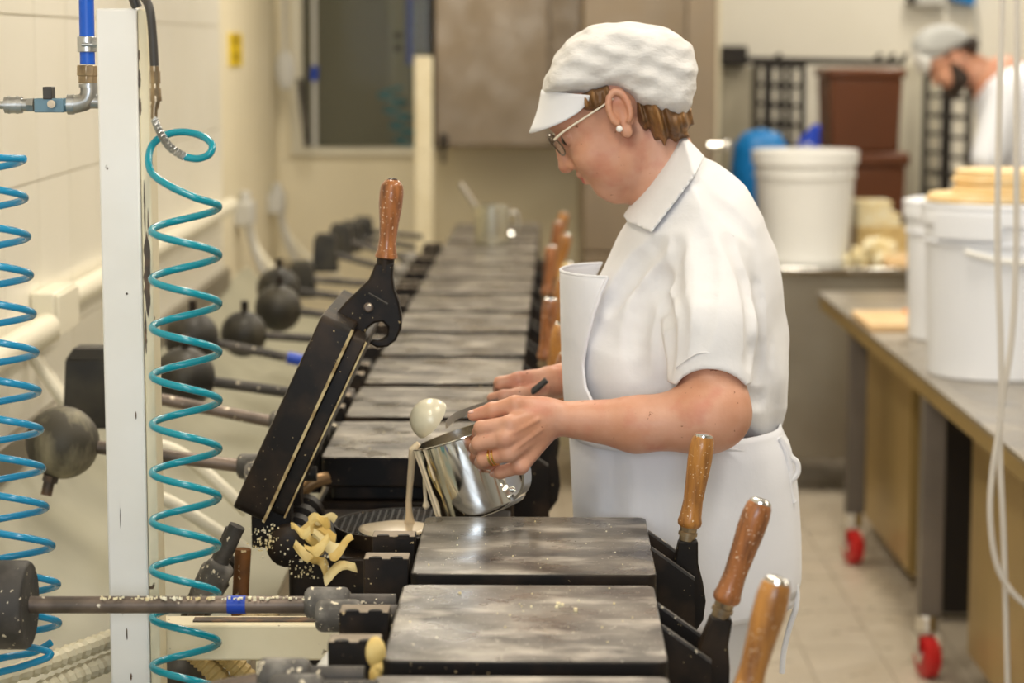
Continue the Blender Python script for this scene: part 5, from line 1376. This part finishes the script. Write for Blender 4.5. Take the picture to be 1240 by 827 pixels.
# stitched cuff of the sleeve
hem = []
for a in np.linspace(math.radians(195), math.radians(345), 20):
    c = P(860, 0, DA+.018); r_ = .0590
    X_h = c.x+r_*math.cos(a); Y_h = c.y+r_*math.sin(a)
    dx = X_h-c0.x
    z_h = max(c0.z+math.sqrt(max(.0545**2-dx*dx, 0)), zc(466, DA))+.020
    hem.append((X_h, Y_h, z_h))
# collar lying on the shirt
cl_f = Field((P(750, 0, DW).x, 3.08, P(0, 290, DW).z), (P(866, 0, DW).x, 3.52, P(0, 155, DW).z), .0026)
def jd(X, Y, Z):
    sd = -poly_sd(JP, X[:,0,0], Z[0,0,:])[:,None,:]
    u = np.where(sd < JS, 1-sd/JS, 0); return (np.sqrt(u*u+((Y-DW)/JW)**2)-1)*JS
CPt = np.array(PXZ([(822, 166), (836, 169), (856, 191), (838, 215), (812, 250), (789, 280), (762, 272), (756, 262), (772, 240), (795, 208), (810, 185)], DW-.1))
def colf(X, Y, Z):
    sh = np.abs(jd(X, Y, Z)-.006)-.0045
    pz = poly_sd(CPt, X[:,0,0], Z[0,0,:])[:,None,:]
    return np.maximum(sh, pz)
cl_f.op(colf, cl_f.lo, (cl_f.ax[0][-1], cl_f.ax[1][-1], cl_f.ax[2][-1]), .001)
cm_ = cl_f.mb().mesh('collar', M_cloth, 0); cm_.shade_smooth(); obj('collar', cm_, shirt)

# apron: bib standing off the chest, skirt round the hips
def jlat(x, z):
    sd = -float(poly_sd(JP, np.array([x]), np.array([z]))[0, 0])
    u = 1-sd/JS if sd < JS else 0
    return JW*math.sqrt(max(0, 1-u*u)) if u < 1 else 0
bib = []; nu = 41
rows = [(327, 679, 737, .108), (345, 679, 728, .116), (370, 679.5, 719, .125), (400, 680, 711, .135), (430, 681, 706, .142), (455, 682, 709, .15), (472, 683, 718, .155), (484, 684, 736, .16), (492, 685, 770, .168), (505, 687, 840, .18), (520, 689, 900, .182)]
yy_ = np.linspace(327, 520, 34)
bv = []; bf_ = []
for y in yy_:
    xf = np.interp(y, [r_[0] for r_ in rows], [r_[1] for r_ in rows]); xe = np.interp(y, [r_[0] for r_ in rows], [r_[2] for r_ in rows]); b_ = np.interp(y, [r_[0] for r_ in rows], [r_[3] for r_ in rows])
    X0 = P(xf, y, DW).x; XE = P(xe, y, DW-.13).x; z = P(xf, y, DW).z
    XC = P(765, y, DW).x
    for k in range(nu):
        u = -1+2*k/(nu-1)
        # param along the U: |u|=1 at the side edges, 0 at the front
        d = XE-X0; t = abs(u)**1.9; x = X0+d*t
        if x < XC: lat = b_*math.sqrt(max(0, 1-((XC-x)/(XC-X0))**2.6))
        else: lat = b_
        lat = max(lat, (jlat(x, z)+.009) if abs(u) > .05 else 0)
        bv.append((x, DW+(lat if u > 0 else -lat) if abs(u) > .001 else DW, z))
for i in range(len(yy_)-1):
    for k in range(nu-1): bf_.append((i*nu+k, i*nu+k+1, (i+1)*nu+k+1, (i+1)*nu+k))
ap = MB().add(bv, bf_)
sk = []; ns = 96
srow = [(508, 690, 942), (520, 690, 946), (532, 690.5, 953), (560, 692, 960), (600, 694, 964), (640, 696, 966.5), (680, 697, 967), (705, 698, 966), (722, 699, 962)]
sy = np.linspace(508, 722, 30)
o_ = len(ap.v)
for y in sy:
    xa = np.interp(y, [q[0] for q in srow], [q[1] for q in srow]); xb = np.interp(y, [q[0] for q in srow], [q[2] for q in srow])
    X0 = P(xa, y, DW).x; X1 = P(xb, y, DW).x; z = P(0, y, DW).z; g = (y-508)/214
    for k in range(ns):
        a = 2*math.pi*k/ns
        f_ = 1+(.026+.034*g)*math.sin(9*a+2*math.sin(3*a)+g*1.5)*(abs(math.sin(a))**.5)
        ca, sa = math.cos(a), math.sin(a)
        ex = math.copysign(abs(ca)**.85, ca); ey = math.copysign(abs(sa)**.85, sa)
        zz = z+(.012*ca*g if y > 700 else 0)
        sk.append(((X0+X1)/2+(X1-X0)/2*ex, DW+(.184+.012*g)*ey*f_, zz))
sf = [(i*ns+k, i*ns+(k+1) % ns, (i+1)*ns+(k+1) % ns, (i+1)*ns+k) for i in range(len(sy)-1) for k in range(ns)]
ap.add(sk, sf)
am = ap.mesh('apron', M_apron, 0); am.shade_smooth()
apo = obj('apron', am, wom); sd = apo.modifiers.new('thick', 'SOLIDIFY'); sd.thickness = .0028; sd.offset = 0
edge = [Vector(bv[i*nu]) for i in range(len(yy_)) if yy_[i] < 506]
obj('bib_binding', MB().tube([e+Vector((0, -.001, 0)) for e in edge], .0026, 8).mesh('bib_binding', M_apron), apo)
obj('bib_binding', MB().tube([Vector(v) for v in bv[:nu]], .0022, 8).mesh('bib_binding', M_apron), apo)
DT = DW-.10
ties = [[(944, 530), (952, 540), (957, 552), (965, 560), (966, 572), (960, 580), (954, 578), (956, 565), (955, 552)], [(946, 535), (953, 548), (956, 570), (957, 590), (960, 604), (962, 608)], [(955, 552), (958, 575), (956, 590), (952, 600)],
        [(962, 704), (965, 716), (964, 735), (956, 760), (949, 790), (947, 815)]]
for t_ in ties:
    obj('apron_tie', MB().tube(spline(pxline(t_, DT), 6), .0042, 8).mesh('apron_tie', M_cloth), apo)
# trousers and shoes
trf = Field((.08, 3.06, .05), (.44, 3.54, 1.02), .008)
for sg in (-1, 1):
    hip = P(842, 590, DW)+Vector((0, sg*.075, 0)); kn_ = Vector((hip.x-.01, hip.y+sg*.01, .47)); an = Vector((hip.x+.02, hip.y+sg*.015, .11))
    trf.cone(hip, kn_, .092, .075, .02); trf.cone(kn_, an, .072, .062, .01)
trm = trf.mb().mesh('trousers', M_cloth, 0); trm.shade_smooth(); obj('trousers', trm, wom)
for sg in (-1, 1):
    hip = P(842, 590, DW); c = Vector((hip.x+.02, hip.y+sg*.09, 0))
    shf = Field((c.x-.2, c.y-.07, -.002), (c.x+.07, c.y+.07, .12), .006)
    shf.cone((c.x, c.y, .044), (c.x-.14, c.y, .036), .042, .036, .01); shf.cone((c.x+.01, c.y, .05), (c.x-.01, c.y, .075), .042, .04, .01)
    sm = shf.mb().mesh('shoe', M_whitep, 0); sm.shade_smooth(); obj('shoe', sm, wom)

# ---- the man in the background
DM = 8.9; OM = P(1153, 72, DM); PM = math.radians(40)
mm = MB()
mf = Field((P(1100, 0, DM).x, DM-.14, P(0, 140, DM).z), (P(1215, 0, DM).x, DM+.14, P(0, 20, DM).z), .0045)
QM, RM = add_head(mf, OM, PM, 1.03)
mf.cone(P(1172, 80, DM), P(1205, 98, DM), .058, .065, .02)
mf.mb(mm)
tb_ = Field((P(1170, 0, DM).x, DM-.26, 0), (P(1345, 0, DM).x, DM+.26, P(0, 60, DM).z), .016)
tb_.cone(P(1215, 105, DM), P(1275, 260, DM), .12, .13, .05)
hipm = P(1280, 270, DM)
for sg in (-1, 1):
    k0 = Vector((hipm.x-.03, hipm.y+sg*.1, .5)); a0 = Vector((hipm.x+.02, hipm.y+sg*.11, .08))
    tb_.cone(hipm+Vector((0, sg*.09, -.05)), k0, .085, .06, .03); tb_.cone(k0, a0, .056, .04, .02); tb_.cone((a0.x, a0.y, .045), (a0.x-.15, a0.y, .035), .042, .034, .01)
    tb_.cone(P(1215, 115, DM+sg*.17), P(1192, 205, DM+sg*.21), .05, .042, .03); tb_.cone(P(1192, 205, DM+sg*.21), P(1180, 235, DM+sg*.12), .04, .03, .02)
tb_.mb(mm)
mme = mm.mesh('person', M_skin, 0); mme.shade_smooth()
man = obj('person', mme); tag(man, 'bearded man in a grey cap bending over at the far right', 'person')
def part(name, f, m_): 
    me = f.mb().mesh(name, m_, 0); me.shade_smooth(); return obj(name, me, man)
bf2 = Field((P(1120, 0, DM).x, DM-.13, P(0, 125, DM).z), (P(1195, 0, DM).x, DM+.13, P(0, 35, DM).z), .005)
for sg in (-1, 1):
    bf2.cone(QM(.016, sg*.062, -.022), QM(.028, sg*.054, -.070), .020, .030, .012); bf2.cone(QM(.028, sg*.054, -.070), QM(.068, sg*.02, -.094), .030, .026, .012)
bf2.cone(QM(.070, -.02, -.092), QM(.070, .02, -.092), .024, .024, .012); bf2.cone(QM(.088, -.02, -.044), QM(.088, .02, -.044), .006, .006, .004)
part('beard', bf2, M_dhair)
hf2 = Field((P(1120, 0, DM).x, DM-.13, P(0, 90, DM).z), (P(1200, 0, DM).x, DM+.13, P(0, 30, DM).z), .005)
hf2.poly(PXZ([(1138, 62), (1160, 52), (1178, 42), (1184, 52), (1180, 66), (1168, 62), (1160, 62), (1148, 68), (1138, 78)], DM), DM, .088, .022)
part('hair', hf2, M_dhair)
cf2 = Field((P(1095, 0, DM).x, DM-.14, P(0, 100, DM).z), (P(1190, 0, DM).x, DM+.14, P(0, 22, DM).z), .005)
cf2.poly(PXZ([(1105, 60), (1107, 48), (1115, 38), (1128, 31), (1142, 29), (1155, 31), (1166, 37), (1174, 47), (1162, 57), (1142, 66), (1125, 70), (1112, 67)], DM), DM, .096, .05, p=3)
mcap = part('cap', cf2, M_net)
cf3 = Field((P(1095, 0, DM).x, DM-.14, P(0, 100, DM).z), (P(1190, 0, DM).x, DM+.14, P(0, 22, DM).z), .005)
cf3.poly(PXZ([(1106, 58), (1112, 64), (1125, 66), (1140, 62), (1160, 53), (1172, 44), (1175, 49), (1160, 60), (1142, 69), (1126, 73), (1126, 80), (1121, 92), (1112, 84), (1107, 72)], DM), DM, .098, .03)
part('cap_band', cf3, M_whitep)
sf2 = Field((P(1165, 0, DM).x, DM-.30, P(0, 320, DM).z), (P(1345, 0, DM).x, DM+.30, P(0, 62, DM).z), .009)
sf2.poly(PXZ([(1185, 98), (1198, 84), (1210, 78), (1240, 74), (1280, 88), (1315, 130), (1330, 200), (1330, 300), (1225, 300), (1205, 230), (1192, 190), (1184, 150), (1180, 115)], DM), DM, .22, .16)
for sg in (-1, 1): sf2.cone(P(1218, 118, DM+sg*.16), P(1196, 190, DM+sg*.21), .075, .062, .04)
part('shirt', sf2, M_whiteb)
tr2 = Field((P(1200, 0, DM).x, DM-.28, .06), (P(1340, 0, DM).x, DM+.28, P(0, 240, DM).z), .014)
for sg in (-1, 1):
    k0 = Vector((hipm.x-.03, hipm.y+sg*.1, .5)); a0 = Vector((hipm.x+.02, hipm.y+sg*.11, .11))
    tr2.cone(hipm+Vector((0, sg*.09, -.02)), k0, .11, .085, .03); tr2.cone(k0, a0, .08, .066, .02)
part('trousers', tr2, M_whiteb)
for sg in (-1, 1):
    c = Vector((hipm.x+.02, hipm.y+sg*.11, 0))
    shf = Field((c.x-.22, c.y-.07, -.002), (c.x+.07, c.y+.07, .12), .008)
    shf.cone((c.x, c.y, .047), (c.x-.16, c.y, .038), .045, .038, .01)
    part('shoe', shf, M_black2)
